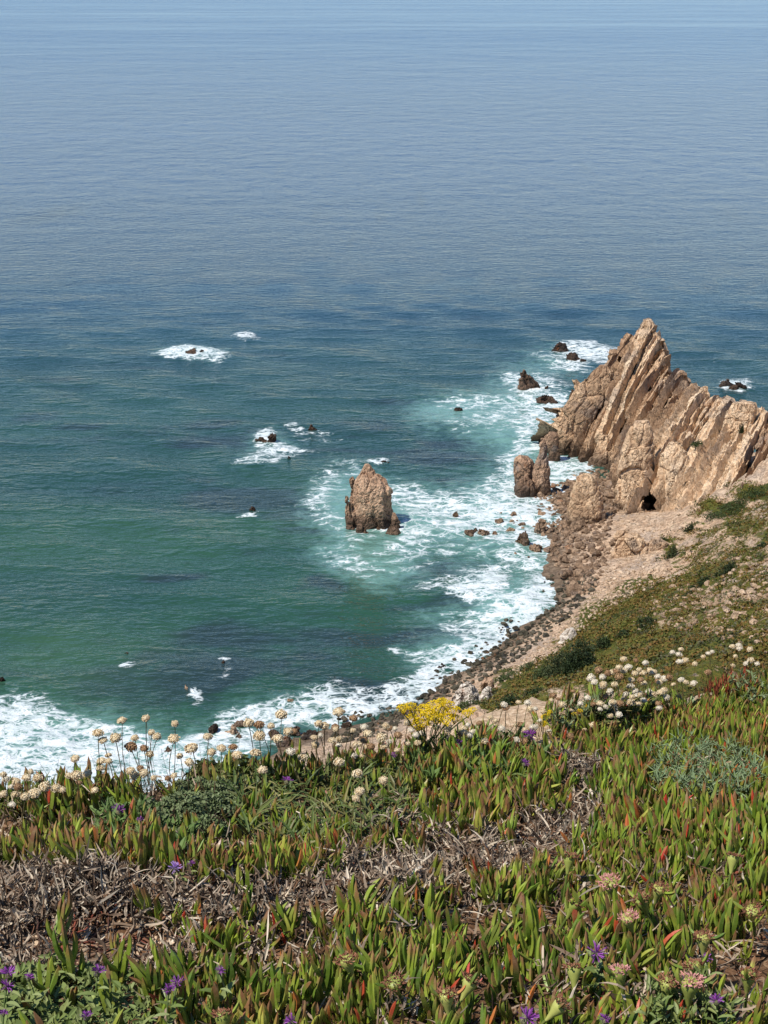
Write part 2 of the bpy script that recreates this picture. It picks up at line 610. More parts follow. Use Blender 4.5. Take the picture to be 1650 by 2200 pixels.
put('sea', sea_me, kind='structure', label='green blue sea with white surf along the rocks')


# ------------------------------------------------------------------ terrain
def near_edge(x):
    return np.interp(x, [-4, -1.15, -0.4, 0.0, 0.45, 0.86, 1.65, 3, 6], [3.5, 3.75, 4.05, 4.35, 4.75, 5.15, 5.9, 7.2, 9.0])


def near_z(x, y):
    x = np.asarray(x, float)
    y = np.asarray(y, float)
    shp = np.broadcast(x, y).shape
    x = np.broadcast_to(x, shp).ravel()
    y = np.broadcast_to(y, shp).ravel()
    e = near_edge(x)
    z = CAM_H - 1.90 - 0.26 * (np.minimum(y, e) - 2.34)
    z = np.where(y < 1.9, CAM_H - 1.9 + 0.26 * 0.44 + 0.1 * (1.9 - y), z)
    t = np.maximum(0, y - e)
    s = np.interp(x / np.maximum(y, .5), [-0.3, 0.0, 0.06, 0.11, 0.16, 0.3], [0.95, 0.85, 0.60, 0.515, 0.56, 0.70])
    z -= np.minimum(t, .6) ** 2 * 0.45 * s / 0.6 + np.maximum(0, t - .6) * s + 0.26 * 0 * t
    z -= np.maximum(0, t - 12) * 0.35
    P = np.stack([x, y, 0 * x], 1)
    z += 0.055 * fbm(P, 1.6, 3, 21) + 0.02 * fbm(P, 6, 2, 22)
    z -= 0.15 * smooth(.35, 1.5, x) * smooth(3.6, 5.2, y)
    z -= 0.10 * smooth(2.95, 3.9, y)
    # the mound of grey bush and the hollow of bare soil
    z += 0.08 * np.exp(-(((x + 0.55) / .28) ** 2 + ((y - 3.75) / .3) ** 2))
    z -= 0.05 * np.exp(-(((x + 0.55) / .35) ** 2 + ((y - 2.75) / .22) ** 2))
    return z.reshape(shp)


_fx = np.arange(-3.2, 4.6, .025)
_fy = np.arange(1.2, 16.0, .03)
_FZ = near_z(_fx[:, None], _fy[None, :])


def nz(x, y):
    x = np.asarray(x, float)
    y = np.asarray(y, float)
    u = np.clip((x - _fx[0]) / .025, 0, len(_fx) - 1.001)
    v = np.clip((y - _fy[0]) / .03, 0, len(_fy) - 1.001)
    i = u.astype(int)
    j = v.astype(int)
    u = u - i
    v = v - j
    return _FZ[i, j] * (1 - u) * (1 - v) + _FZ[i + 1, j] * u * (1 - v) + _FZ[i, j + 1] * (1 - u) * v + _FZ[i + 1, j + 1] * u * v


CTRL = []


def cz(px, py, z):
    p = atz(px, py, z)
    CTRL.append(p)


def cY(px, py, Y):
    CTRL.append(at(px, py, Y))


for a in [(480, 1640, -1), (620, 1600, .3), (760, 1570, .4), (860, 1535, .4), (960, 1462, .4), (1080, 1392, .4), (1165, 1325, .4), (1205, 1260, .4), (1190, 1185, .3), (1185, 1130, .2), (1215, 1085, .3), (1260, 1030, .0), (1310, 1010, 0),
          (400, 1400, -5), (100, 1500, -4), (700, 1100, -6), (800, 1300, -5), (1000, 1250, -2.5), (1000, 1000, -5), (1100, 1050, -2.5), (1150, 900, -5), (0, 1700, -3), (900, 1400, -2.5), (600, 800, -9), (1200, 700, -9), (1600, 780, -6),
          (960, 1515, 2.6), (1060, 1462, 3.0), (1160, 1400, 3.2), (1250, 1310, 3.2), (1300, 1225, 3.0), (1310, 1150, 2.6), (1350, 1110, 2.8), (1400, 1100, 4.0), (1290, 1060, 1.2),
          (1100, 1470, 5.5), (1210, 1390, 5.0), (1300, 1310, 5.0), (1430, 1238, 6.0), (1420, 1180, 5.0), (1440, 1130, 6.0), (1500, 1140, 8), (1560, 1120, 10.0), (1600, 1065, 12.5), (1650, 1040, 15.0),
          (1640, 1000, 16)]:
    cz(*a)
for a in [(1250, 1420, 180), (1350, 1340, 190), (1450, 1300, 197), (1530, 1220, 215), (1600, 1160, 222), (1650, 1100, 232), (1650, 1200, 200), (1650, 1300, 170), (1550, 1300, 182), (1450, 1380, 165), (1650, 1400, 128), (1550, 1400, 140),
          (1350, 1420, 158), (1650, 1450, 95), (1550, 1440, 112), (1450, 1440, 132), (1300, 1470, 146), (1200, 1480, 150), (1120, 1505, 166), (1050, 1520, 172), (980, 1545, 172)]:
    cY(*a)
for p in [(0, 100, 30), (20, 60, 62), (45, 60, 66), (80, 60, 78), (110, 150, 60), (0, 30, 80), (-40, 60, 28), (-60, 100, -3), (-30, 120, 3), (-90, 60, 5), (100, 220, 36), (120, 300, 22), (100, 280, 26), (90, 330, -3), (130, 360, -8), (-10, 140, 8), (12, 130, 26),
          (30, 110, 44), (60, 110, 52), (60, 20, 90), (-60, 20, 60), (-100, 20, 30), (140, 80, 92), (140, 20, 100), (0, 14, 92), (8, 16, 93), (-8, 14, 90), (20, 20, 90), (150, 240, 40)]:
    CTRL.append(np.array(p, float))
for a in [(1300, 900, 318), (1370, 860, 316), (1400, 930, 300), (1392, 1040, 281), (1440, 960, 292), (1410, 1000, 286), (1490, 940, 288), (1520, 1000, 278)]:
    q_ = at(a[0], a[1], a[2])
    CTRL.append(np.array([q_[0], q_[1], 0.5]))
CTRL = np.array(CTRL)


def tps_fit(C, lam=3.0):
    n = len(C)
    d = np.hypot(C[:, None, 0] - C[None, :, 0], C[:, None, 1] - C[None, :, 1])
    K = np.where(d > 0, d * d * np.log(np.maximum(d, 1e-6)), 0) + lam * np.eye(n)
    Pm = np.c_[np.ones(n), C[:, 0], C[:, 1]]
    A = np.block([[K, Pm], [Pm.T, np.zeros((3, 3))]])
    return np.linalg.solve(A, np.r_[C[:, 2], 0, 0, 0])


TW = tps_fit(CTRL)


def tps(x, y):
    out = TW[-3] + TW[-2] * x + TW[-1] * y
    for i in range(len(CTRL)):
        d2 = (x - CTRL[i, 0]) ** 2 + (y - CTRL[i, 1]) ** 2
        out = out + TW[i] * 0.5 * d2 * np.log(np.maximum(d2, 1e-9))
    return out


VEG = [  # px, py, rx, ry, strength of plant cover on the slope
    (1330, 1340, 90, 55, .95), (1400, 1270, 70, 26, .95), (1270, 1390, 70, 45, .9), (1420, 1400, 130, 45, .95), (1570, 1405, 130, 40, .95), (1300, 1440, 150, 40, 1.0), (1600, 1340, 70, 26, .7), (1150, 1460, 90, 30, .9), (1060, 1490, 40, 16, .6), (1480, 1330, 60, 26, .6),
    (1560, 1095, 50, 14, .9), (1625, 1060, 50, 18, .85), (1540, 1230, 60, 20, .75), (1640, 1140, 40, 30, .6), (1600, 1190, 60, 20, .6), (1490, 1250, 60, 16, .8), (1540, 1180, 30, 10, .5), (1500, 1270, 40, 20, .6), (1640, 1260, 40, 14, .5), (1350, 1260, 30, 14, .6), (1100, 1510, 80, 20, .9), (1420, 1460, 300, 30, 1.0),
    (1440, 1175, 14, 22, .7), (1590, 1130, 40, 20, .7), (1560, 1260, 50, 14, .6), (1630, 1300, 50, 14, .7), (1520, 1300, 40, 14, .6), (1600, 1240, 40, 10, .55), (1570, 1220, 130, 120, .42), (1500, 1160, 60, 40, .22), (1620, 1120, 50, 40, .4), (1450, 1330, 200, 60, .5)]


def blob(px, py, L):
    out = np.zeros(np.shape(px))
    for (cx, cy, rx, ry, s) in L:
        r2 = ((px - cx) / rx) ** 2 + ((py - cy) / ry) ** 2
        out = np.maximum(out, s * np.exp(-r2 * r2 * 0.5))
    return out


hx = axis(-12, 82, 0.5, -160, 200, 1.25)
hy = axis(118, 292, 0.6, 4, 420, 1.2)
hgx, hgy = np.meshgrid(hx, hy, indexing='ij')
HP = np.stack([hgx.ravel(), hgy.ravel(), np.zeros(hgx.size)], 1)
HZ = tps(HP[:, 0], HP[:, 1])
HP[:, 2] = HZ
hpx, hpy, _ = project(HP)
veg0 = blob(hpx, hpy, VEG)
veg0 = np.where((HP[:, 1] < 118), 0.7, veg0)
steep = smooth(3.0, 9.0, HZ)
rockn = fbm(HP, 0.12, 4, 31)
ridg = 1 - np.abs(fbm(HP * np.array([1, .7, .4]), 0.16, 4, 37)) * 2
F1, F2, bd, rd = cells(HP * 0.35 + fbm(HP, .2, 2, 3)[:, None] * .5, 51)
HZ = HZ + steep * (rockn * 1.1 + (ridg - .5) * 0.9 * (1 - veg0 * .6) + (rd[:, 0] - .5) * 0.9 * (1 - veg0) + fbm(HP, 0.9, 3, 41) * 0.28) + (1 - steep) * fbm(HP, .6, 3, 43) * 0.18
inn = (HP[:, 1] < 22) & (np.abs(HP[:, 0]) < 14)
HZ = np.where(inn, np.minimum(HZ, near_z(HP[:, 0], HP[:, 1]) - 1.2), HZ)
HP[:, 2] = HZ
HZg = HZ.reshape(len(hx), len(hy))


def hill_z(x, y):
    x = np.asarray(x, float)
    y = np.asarray(y, float)
    i = np.clip(np.searchsorted(hx, x) - 1, 0, len(hx) - 2)
    j = np.clip(np.searchsorted(hy, y) - 1, 0, len(hy) - 2)
    u = (x - hx[i]) / (hx[i + 1] - hx[i])
    v = (y - hy[j]) / (hy[j + 1] - hy[j])
    return HZg[i, j] * (1 - u) * (1 - v) + HZg[i + 1, j] * u * (1 - v) + HZg[i, j + 1] * (1 - u) * v + HZg[i + 1, j + 1] * u * v


def hill_hit(px, py, y0=60, y1=330):
    """where the sight line of a pixel meets the slope (used to stand things on the ground)"""
    Ys = np.arange(y0, y1, 0.5)
    P = at(np.full(len(Ys), px), np.full(len(Ys), py), Ys)
    g = hill_z(P[:, 0], P[:, 1])
    k = np.nonzero(P[:, 2] <= g)[0]
    if len(k) == 0:
        return None
    p = P[k[0]].copy()
    p[2] = hill_z(p[0], p[1])
    return p


def near_hit(px, py):
    Ys = np.arange(1.6, 15.5, 0.012)
    P = at(np.full(len(Ys), px), np.full(len(Ys), py), Ys)
    g = nz(P[:, 0], P[:, 1])
    k = np.nonzero(P[:, 2] <= g)[0]
    if len(k) == 0:
        return None
    p = P[k[0]].copy()
    p[2] = float(nz(p[0], p[1]))
    return p


def hill_material():
    m = NT('slope_earth_and_scrub')
    p = m.pos
    X, Y, Z = m.xyz()
    veg = m.attr('veg')
    n1 = m.noise(p, 0.5, 6, 0.68)
    n2 = m.noise(p, 2.2, 4, 0.65)
    n3 = m.noise(p, 0.13, 4, 0.6)
    v = m.ss(m.add(veg, m.mul(m.math('SUBTRACT', n1, .5), 2.0), m.mul(m.math('SUBTRACT', n2, .5), .8)), 0.34, 0.56)
    rock = m.ramp(m.add(m.mul(n1, .6), m.mul(n2, .5)), [(0.3, srgb(126, 98, 78)), (0.5, srgb(190, 158, 128)), (0.72, srgb(222, 196, 166))])
    rock = m.mix(m.ss(n3, .45, .7), rock, m.mix(n2, srgb(150, 128, 112), srgb(206, 184, 160)))
    vo = m.math('ABSOLUTE', m.math('SUBTRACT', m.noise(p, .7, 4, .65, .4), .5))
    rock = m.mix(m.ss(vo, 0.0, 0.02, .45, 0.0), rock, srgb(110, 88, 70))
    green = m.ramp(m.add(m.mul(n2, .7), m.mul(n3, .35)), [(0.30, srgb(44, 50, 24)), (0.46, srgb(72, 80, 32)), (0.58, srgb(100, 94, 40)), (0.72, srgb(112, 84, 46))])
    # grey-violet dry patches in the mat
    green = m.mix(m.mul(m.ss(m.noise(p, .9, 4, .7), .58, .68), .8), green, srgb(104, 94, 88))
    col = m.mix(v, rock, green)
    wet = m.ss(m.add(Z, m.mul(n1, 1.0)), 0.9, 2.2, 1, 0)
    col = m.mix(m.mul(wet, .7), col, srgb(62, 52, 40))
    h = m.add(m.mul(n1, .6), m.mul(n2, .35), m.mul(m.ss(vo, 0, .05), .2))
    return m.done(m.bsdf(col, 0.9, m.bump(h, .9, .8), spec=.15))


HFACES = grid_faces(len(hx), len(hy))
put('hillside', mesh_np('hillside', HP, HFACES, hill_material(), True, {'veg': veg0}), kind='structure', label='tan slope with patches of low green scrub above the cove')


# ------------------------------------------------------------------ rock
def rock_material(name, tones, wet=True, grey=0.5, strat=None, gscale=0.12):
    m = NT(name)
    p = m.pos
    X, Y, Z = m.xyz()
    oi = m.objrand()
    rr = m.attr('rnd')
    n1 = m.noise(p, 0.22, 5, 0.65)
    n2 = m.noise(p, 1.3, 5, 0.7)
    n3 = m.noise(m.mapping(p, loc=(9, 4, 2)), gscale, 4, 0.6)
    f = m.add(m.mul(n1, .55), m.mul(n2, .45), m.mul(m.math('SUBTRACT', oi, .5), .14), m.mul(m.math('SUBTRACT', rr, .5), .22))
    col = m.ramp(f, [(0.28, tones[0]), (0.45, tones[1]), (0.56, tones[2]), (0.72, tones[3])])
    col = m.mix(m.mul(m.ss(n3, .53, .66), grey), col, m.mix(n2, srgb(104, 92, 86), srgb(160, 146, 134)))
    rust = m.noise(m.mapping(p, loc=(3, 8, 1)), 0.3, 4, .65)
    col = m.mix(m.mul(m.ss(rust, .6, .72), .5), col, srgb(168, 108, 66))
    if strat is not None:
        q = m.mapping(p, rot=strat, scale=(1.0, 0.16, 1.0))
    else:
        q = m.mapping(p, rot=(.3, .2, .5), scale=(1, 1, .6))
    k1 = m.math('ABSOLUTE', m.math('SUBTRACT', m.noise(q, 0.42, 3, .6, .4), .5))
    k2 = m.math('ABSOLUTE', m.math('SUBTRACT', m.noise(m.mapping(q, loc=(5, 3, 8), rot=(.6, .2, 1.1)), 0.8, 3, .6, .3), .5))
    crack = m.math('MAXIMUM', m.ss(k1, 0.0, 0.016, 1, 0), m.mul(m.ss(k2, 0.0, 0.013, 1, 0), .8))
    crack = m.mul(crack, m.ss(n1, .36, .56))
    col = m.mix(m.mul(crack, .6), col, srgb(66, 52, 44))
    rough = 0.85
    if wet:
        w = m.ss(m.add(Z, m.mul(n1, 3.2), m.mul(n2, 1.2)), 3.6, 6.0, 1, 0)
        col = m.mix(m.mul(w, .84), col, m.mix(n2, srgb(52, 40, 32), srgb(96, 74, 56)))
        rough = m.ss(w, 0, 1, .88, .5)
    h = m.add(m.mul(n2, .5), m.mul(m.noise(p, 5, 3, .7), .12), m.mul(crack, -.5), m.mul(m.noise(q, 1.6, 3, .6), .4))
    return m.done(m.bsdf(col, rough, m.bump(h, .9, .7), spec=.25))


STRAT = (0.0, math.radians(-38), 0.0)
TAN = [srgb(144, 114, 88), srgb(194, 160, 126), srgb(220, 188, 152), srgb(236, 210, 178)]
M_ROCK = rock_material('tan_granite', TAN, True, .55)
M_STACK = rock_material('weathered_granite', [srgb(112, 88, 70), srgb(162, 130, 104), srgb(196, 160, 130), srgb(220, 188, 156)], True, .75, gscale=.2)
M_DARKROCK = rock_material('wet_dark_rock', [srgb(34, 27, 23), srgb(56, 45, 37), srgb(84, 67, 54), srgb(120, 96, 78)], False, .3)
M_BROWN = rock_material('brown_boulder', [srgb(84, 66, 52), srgb(122, 98, 76), srgb(156, 128, 102), srgb(190, 162, 134)], False, .4, gscale=.5)
M_OLIVE = rock_material('dark_wet_boulder', [srgb(40, 38, 30), srgb(60, 56, 44), srgb(82, 76, 60), srgb(112, 102, 84)], False, .3, gscale=.5)
M_CREAM = rock_material('pale_stone', [srgb(138, 112, 86), srgb(178, 150, 120), srgb(204, 176, 146), srgb(222, 198, 170)], False, .35, gscale=.5)
M_WHITE = rock_material('pale_grey_rock', [srgb(130, 116, 100), srgb(176, 160, 142), srgb(206, 192, 174), srgb(226, 216, 202)], False, .5, gscale=.5)


def disp_rock(V, N, seed, levels, fb=(0.5, 0.5, 5), warp=0.35, axes=None):
    """chisel a surface into tilted blocks with cracks between them"""
    P = V if axes is None else V @ axes
    d = np.zeros(len(V))
    wv = np.stack([fbm(V, 0.3 / max(warp, .05) * .35, 3, seed + k * 5) for k in range(3)], 1) * warp
    for i, (sc, amp, tilt, crack, cw) in enumerate(levels):
        sc = np.asarray(sc, float)
        F1, F2, b, r = cells((P + wv * 1.5) * sc, seed + i * 31)
        tv = (r[:, 1:4] - .5) * 2
        d += amp * ((r[:, 0] - .5) * 2 + tilt * (tv * b).sum(1))
        d -= crack * np.exp(-((F2 - F1) / cw) ** 2)
    d += fb[0] * fbm(V, fb[1], fb[2], seed + 91)
    return V + N * d[:, None]


def ring_rock(rows, Yc, depth=0.8, seed=0, step=0.28, levels=None, fbp=(.4, .45, 4), lean=0.0, power=2.4, warp=.35, axes=None, zmin=-2.5):
    """closed body whose level rings follow a list of (row, left, right) read off the photograph, at forward distance Yc"""
    rows = np.array(rows, float)
    L = at(rows[:, 1], rows[:, 0], np.full(len(rows), Yc))
    R = at(rows[:, 2], rows[:, 0], np.full(len(rows), Yc))
    cx = (L[:, 0] + R[:, 0]) / 2
    hw = np.maximum((R[:, 0] - L[:, 0]) / 2, .05)
    z = L[:, 2]
    H = z.max() - min(z.min(), zmin)
    nz = max(8, int(H / step))
    zz = np.linspace(min(z.min(), zmin), z.max(), nz)
    o = np.argsort(z)
    cxs, hws = np.interp(zz, z[o], cx[o]), np.interp(zz, z[o], hw[o])
    wmax = hw.max()
    nt = max(16, int(2 * math.pi * wmax * .9 / step))
    th = np.linspace(0, 2 * math.pi, nt, endpoint=False)
    c, s = np.cos(th), np.sin(th)
    gp = np.random.default_rng(seed + 4000)
    nf = int(gp.integers(6, 9))
    ta = (np.arange(nf) + gp.uniform(-.32, .32, nf)) * 2 * math.pi / nf + gp.uniform(0, 6.28)
    da = gp.uniform(.8, 1.0, nf)
    rr = 1 / np.max(np.maximum(np.cos(th[:, None] - ta[None]), .05) / da[None], 1)
    rr = .75 * rr + .25 * (np.abs(c) ** power + np.abs(s) ** power) ** (-1 / power)
    xs_ = c * rr
    xs_ = np.where(xs_ > 0, xs_ / xs_.max(), xs_ / -xs_.min())
    ys_ = s * rr
    ys_ = np.where(ys_ > 0, ys_ / ys_.max(), ys_ / -ys_.min())
    dh = hws * depth + (wmax * depth * .12) * (1 - (zz - zz[0]) / H)
    V = np.stack([cxs[None] + xs_[:, None] * hws[None], Yc + ys_[:, None] * dh[None] + lean * (zz - zz[0])[None], np.broadcast_to(zz, (nt, nz))], -1)
    F = grid_faces(nt, nz, True)
    V = V.reshape(-1, 3)
    top = len(V)
    ring = np.arange(nt) * nz + nz - 1
    V = np.concatenate([V, [V[ring].mean(0) + [0, 0, .15]]])
    Ft = np.stack([ring, np.roll(ring, -1), np.full(nt, top)], 1)
    N = vnormals(V, F)
    N[top] = (0, 0, 1)
    V = disp_rock(V, N, seed, levels or [((.16, .16, .11), .8, .8, .3, .1), ((.5, .5, .4), .25, .8, .12, .12), ((1.4, 1.4, 1.4), .08, .8, .05, .15)], fbp, warp, axes)
    return V, [F, Ft]


def recentre(V):
    b = np.array([(V[:, 0].min() + V[:, 0].max()) / 2, (V[:, 1].min() + V[:, 1].max()) / 2, V[:, 2].min()])
    return V - b, b


def thing(name, label, cat, loc=(0, 0, 0), group=None, rot=None):
    o = put(name, None, loc=loc, rot=rot, label=label, category=cat)
    if group:
        o['group'] = group
    return o


def place_rock(name, V, F, mat, label, cat='rock', group=None, attrs=None, parent=None):
    V, b = recentre(V)
    o = put(name, mesh_np(name, V, F, mat, False, attrs), loc=b, label=label, category=cat)
    if group:
        o['group'] = group
    return o


# --- the ridge: slabs of tilted rock, stations given as base and crest
ST = [  # base px, py, z ; crest px, py, Y
    (1188, 958, -1.5, 1196, 915, 322), (1192, 975, -1.5, 1214, 872, 325), (1204, 985, -1.5, 1252, 822, 328), (1218, 990, -1.5, 1312, 782, 331), (1234, 993, -1.2, 1350, 738, 333), (1250, 998, -1, 1378, 708, 333), (1268, 1003, -.8, 1396, 694, 331),
    (1296, 1008, -.3, 1422, 738, 326), (1318, 1020, .5, 1443, 802, 318), (1332, 1060, 1.6, 1472, 832, 311), (1345, 1098, 2.6, 1512, 836, 304), (1398, 1104, 3.8, 1556, 872, 297), (1450, 1128, 5.2, 1598, 882, 291), (1520, 1130, 7.4, 1638, 888, 286), (1592, 1078, 11, 1700, 900, 282), (1690, 1010, 15.5, 1780, 902, 278), (1860, 950, 20, 1900, 905, 276)]
SB = np.array([atz(a[0], a[1], a[2]) for a in ST])
SCR = np.array([at(a[3], a[4], a[5]) for a in ST])
SU = np.linspace(0, 1, len(ST))


def lin(A, u):
    return np.stack([np.interp(u, SU, A[:, k]) for k in range(3)], -1)


def ridge_pt(u, v, ext=0.0):
    """u along the ridge, v: 0 foot, 1 crest, 2 foot at the back"""
    b = lin(SB, u)
    c = lin(SCR, u)
    c = c + (c - b) * np.asarray(ext)[..., None]
    bk = c + np.array([5.0, 13.0, 0.0])
    bk[..., 2] = -4.0
    vf = np.clip(v, 0, 1)
    P = b + (c - b) * vf[..., None]
    dz = (c - b)[..., 2]
    P[..., 2] += dz * 0.16 * np.sin(math.pi * vf)
    P[..., 1] -= 1.2 * np.sin(math.pi * vf)
    low = np.clip(-v, 0, 1)
    P[..., 2] -= low * 4
    P[..., 1] -= low * .5
    w = np.clip(v - 1, 0, 1)[..., None]
    return P * (1 - w) + bk * w + np.array([0, 0, 1.0]) * (np.sin(math.pi * w) * 2.0)


R_ridge = np.array([(1, 0, 0), (0, 1, 0), (0, 0, 1)], float)
ridge = thing('sea_cliff', 'jagged tan ridge of slanting rock slabs rising to a pointed summit', 'cliff', tuple(SB[6]))
rinv = Vector(SB[6])
bounds = [0.0, .055, .12, .20, .262, .31, .352, .39, .425, .462, .492, .535, .562, .60, .632, .672, .70, .742, .775, .82, .862, .92, 1.0]
gully_u = SU[10] + (SU[11] - SU[10]) * .86
CLEFT_SHADE_HOLES = [[(1380, 1100), (1383, 1072), (1394, 1058), (1406, 1066), (1411, 1102)], [(1622, 962), (1632, 962), (1614, 1002), (1582, 1068), (1568, 1066), (1600, 1005)], [(1397, 1062), (1389, 1060), (1402, 1002), (1407, 960), (1413, 962), (1407, 1012)]]  # second outline cuts a hole in place of a slab's cast shadow
for k in range(len(bounds) - 1):
    u0, u1 = bounds[k], bounds[k + 1]
    r = random.Random(100 + k)
    wide = np.linalg.norm(lin(SB, u1) - lin(SB, u0)) * .5 + np.linalg.norm(lin(SCR, u1) - lin(SCR, u0)) * .5
    nu = max(10, int(wide / .22))
    nv = 150
    uu = np.linspace(u0 - .006, u1 + .004, nu)
    vv = np.concatenate([np.linspace(-.25, 1.0, nv), np.linspace(1.03, 2, 20)])
    U, Vv = np.meshgrid(uu, vv, indexing='ij')
    fr = (U - u0) / (u1 - u0)
    ext = r.uniform(-.03, .06) * np.ones_like(U) + (fr - .5) * r.uniform(.0, .10) - .05 * smooth(.75, 1, fr)
    if abs((u0 + u1) / 2 - .375) < .03:
        ext = ext * .3
    P = ridge_pt(U, Vv, ext)
    F = grid_faces(nu, len(vv))
    P = P.reshape(-1, 3)
    N = vnormals(P, F)
    if N[:, 1].mean() > 0 and N[:, 2].mean() < 0:
        N = -N
    # make sure the normals point outward (towards the camera / up)
    fl = np.sign((N * np.array([0, -.6, .8])).sum(1).mean())
    N = N * fl
    f = fr.ravel()
    v = Vv.ravel()
    amp = r.uniform(1.2, 2.7) * np.clip(wide / 4.5, .5, 1.3)
    off = (f - .62) * amp + r.uniform(-.5, .7)
    off += -0.9 * smooth(.12, 0, f) * .6
    off *= np.where(v > 1, np.clip(2 - v, 0, 1), 1) * np.clip(1.2 - np.abs(v - 1) * .2, 0, 1)
    # long slabs within the slab, broken along their length
    brk = np.floor(v * r.uniform(2.2, 4.5) + .5 * fbm(P, .1, 2, 450 + k) + r.random())
    sub = ((f * r.uniform(1.1, 2.4) + .22 * fbm(P, .1, 2, 400 + k) + .37 * brk) % 1.0)
    off += (sub - .5) * .8 * amp * .6 - .35 * smooth(.10, 0, sub) + (_h(brk.astype(np.int64), brk.astype(np.int64) * 0 + k, brk.astype(np.int64) * 0, 5) - .5) * .9
    # the gully and cave
    g = np.exp(-((U.ravel() - gully_u) / .018) ** 4) * smooth(.42, .22, v)
    off -= g * (12.0 * smooth(.22, .17, v) + 4.0 * smooth(.6, .4, v))
    # undercut wall near the sea at the seaward end
    off += smooth(.35, .05, v) * 1.2 * (u0 < .34)
    P2 = P + N * off[:, None]
    ax1 = lin(SCR, (u0 + u1) / 2) - lin(SB, (u0 + u1) / 2)
    ax1 /= np.linalg.norm(ax1)
    ax2 = np.cross(ax1, [0, 0, 1.])
    ax2 /= np.linalg.norm(ax2)
    A = np.stack([ax1, ax2, np.cross(ax1, ax2)], 1)
    P2 = disp_rock(P2, N, 500 + k, [((.09, .17, .17), .6, 1.0, .3, .07), ((.26, .5, .5), .26, 1.0, .15, .09), ((.8, 1.4, 1.4), .09, .8, .06, .14)], (.25, .5, 4), .3, A)
    # side walls going into the hill
    g2 = P2.reshape(nu, len(vv), 3)
    Nn = N.reshape(nu, len(vv), 3)
    ins = 2.6
    left = (g2[0] - Nn[0] * ins)[None]
    right = (g2[-1] - Nn[-1] * ins)[None]
    G = np.concatenate([left, g2, right], 0)
    Fg = grid_faces(nu + 2, len(vv))
    if fl < 0:
        Fg = Fg[:, ::-1]
    V = G.reshape(-1, 3)
    # cave mouth, a cleft and a hole cut as a slab's shadow, dark because the ridge is hollow behind them
    qx, qy, _ = project(V[Fg].mean(1))
    hole = np.zeros(len(Fg), bool)
    for poly in CLEFT_SHADE_HOLES:
        hole |= inpoly(qx, qy, poly)
    Fg = Fg[~hole]
    rn = np.full(len(V), r.random())
    put('rock_slab', mesh_np('rock_slab', V - np.array(rinv), Fg, M_ROCK, False, {'rnd': rn}), parent=ridge)


# big blocks and faces that stand proud of the slabs
FACES = [
    ([(694, 1389, 1397), (704, 1382, 1403), (716, 1376, 1412), (732, 1366, 1424), (752, 1352, 1432), (780, 1342, 1440), (810, 1334, 1446), (850, 1322, 1448), (890, 1310, 1440)], 326.5, .5, 1, .5),
    ([(790, 1292, 1312), (804, 1272, 1322), (822, 1256, 1320), (845, 1236, 1312), (880, 1214, 1296), (915, 1198, 1276), (950, 1194, 1258), (985, 1198, 1240), (1000, 1200, 1236)], 319, .45, 2, .35),
    ([(918, 1374, 1396), (930, 1362, 1404), (955, 1350, 1408), (985, 1340, 1408), (1020, 1332, 1404), (1060, 1328, 1390), (1098, 1324, 1380), (1110, 1322, 1378)], 279, .5, 3, .55),
    ([(826, 1486, 1492), (836, 1480, 1498), (856, 1470, 1496), (890, 1452, 1484)], 304, .6, 4, .7), ([(836, 1516, 1523), (846, 1510, 1528), (870, 1498, 1524), (900, 1482, 1510)], 300.5, .6, 5, .65), ([(852, 1543, 1548), (862, 1536, 1556), (890, 1524, 1550)], 297, .6, 6, .6),
    ([(876, 1582, 1636), (888, 1574, 1642), (920, 1562, 1632), (960, 1548, 1618), (1010, 1530, 1596), (1060, 1512, 1566)], 281, .4, 7, .6),
    ([(960, 1440, 1470), (980, 1428, 1482), (1020, 1414, 1486), (1070, 1412, 1480), (1112, 1412, 1470)], 277, .4, 8, .65),
    ([(940, 1296, 1312), (960, 1282, 1318), (985, 1268, 1322), (1008, 1262, 1320)], 311, .6, 9, .15), ([(1000, 1316, 1334), (1020, 1308, 1342), (1045, 1306, 1340)], 298, .6, 10, .2)]
for rows, yc, dp, sd, rn_ in FACES:
    V, F = ring_rock(rows, yc, dp, 800 + sd, .2, [((.14, .14, .09), .3, 1.2, .22, .05), ((.4, .4, .3), .18, 1.3, .14, .07), ((1.3, 1.3, 1.1), .07, 1.0, .05, .13)], (.2, .5, 4), .12 if sd < 3 else .2, 3.4, zmin=-2 if sd in (2, 9) else at(rows[-1][1], rows[-1][0], yc)[2] - 1)
    put('rock_face', mesh_np('rock_face', V - np.array(rinv), F, M_ROCK, False, {'rnd': np.full(len(V), rn_)}), parent=ridge)

# --- free standing rocks
BIG = [((.18, .18, .10), .24, 2.2, .22, .05), ((.5, .5, .35), .13, 2.0, .12, .07), ((1.5, 1.5, 1.3), .06, 1.4, .05, .12)]
FLAT = [((.16, .16, .12), .2, 1.0, .1, .05), ((.6, .6, .5), .1, 1.2, .1, .08), ((1.6, 1.6, 1.6), .05, 1.0, .05, .14)]
V, F = ring_rock([(998, 784, 798), (1006, 779, 804), (1016, 772, 812), (1026, 765, 824), (1036, 758, 832), (1048, 754, 838), (1064, 752, 841), (1085, 750, 842), (1105, 748, 843), (1122, 748, 848), (1138, 752, 856), (1152, 756, 862), (1165, 756, 864)], 274, .72, 11, .22, BIG, (.35, .5, 4), 0.0)
stack = thing('sea_stack', 'tall weathered sea stack standing alone in foamy turquoise water', 'sea stack', (float(V[:, 0].mean()), 274, 0))
sl = np.array(stack.location)
put('rock_body', mesh_np('rock_body', V - sl, F, M_STACK, False, {'rnd': np.full(len(V), .5)}), parent=stack)
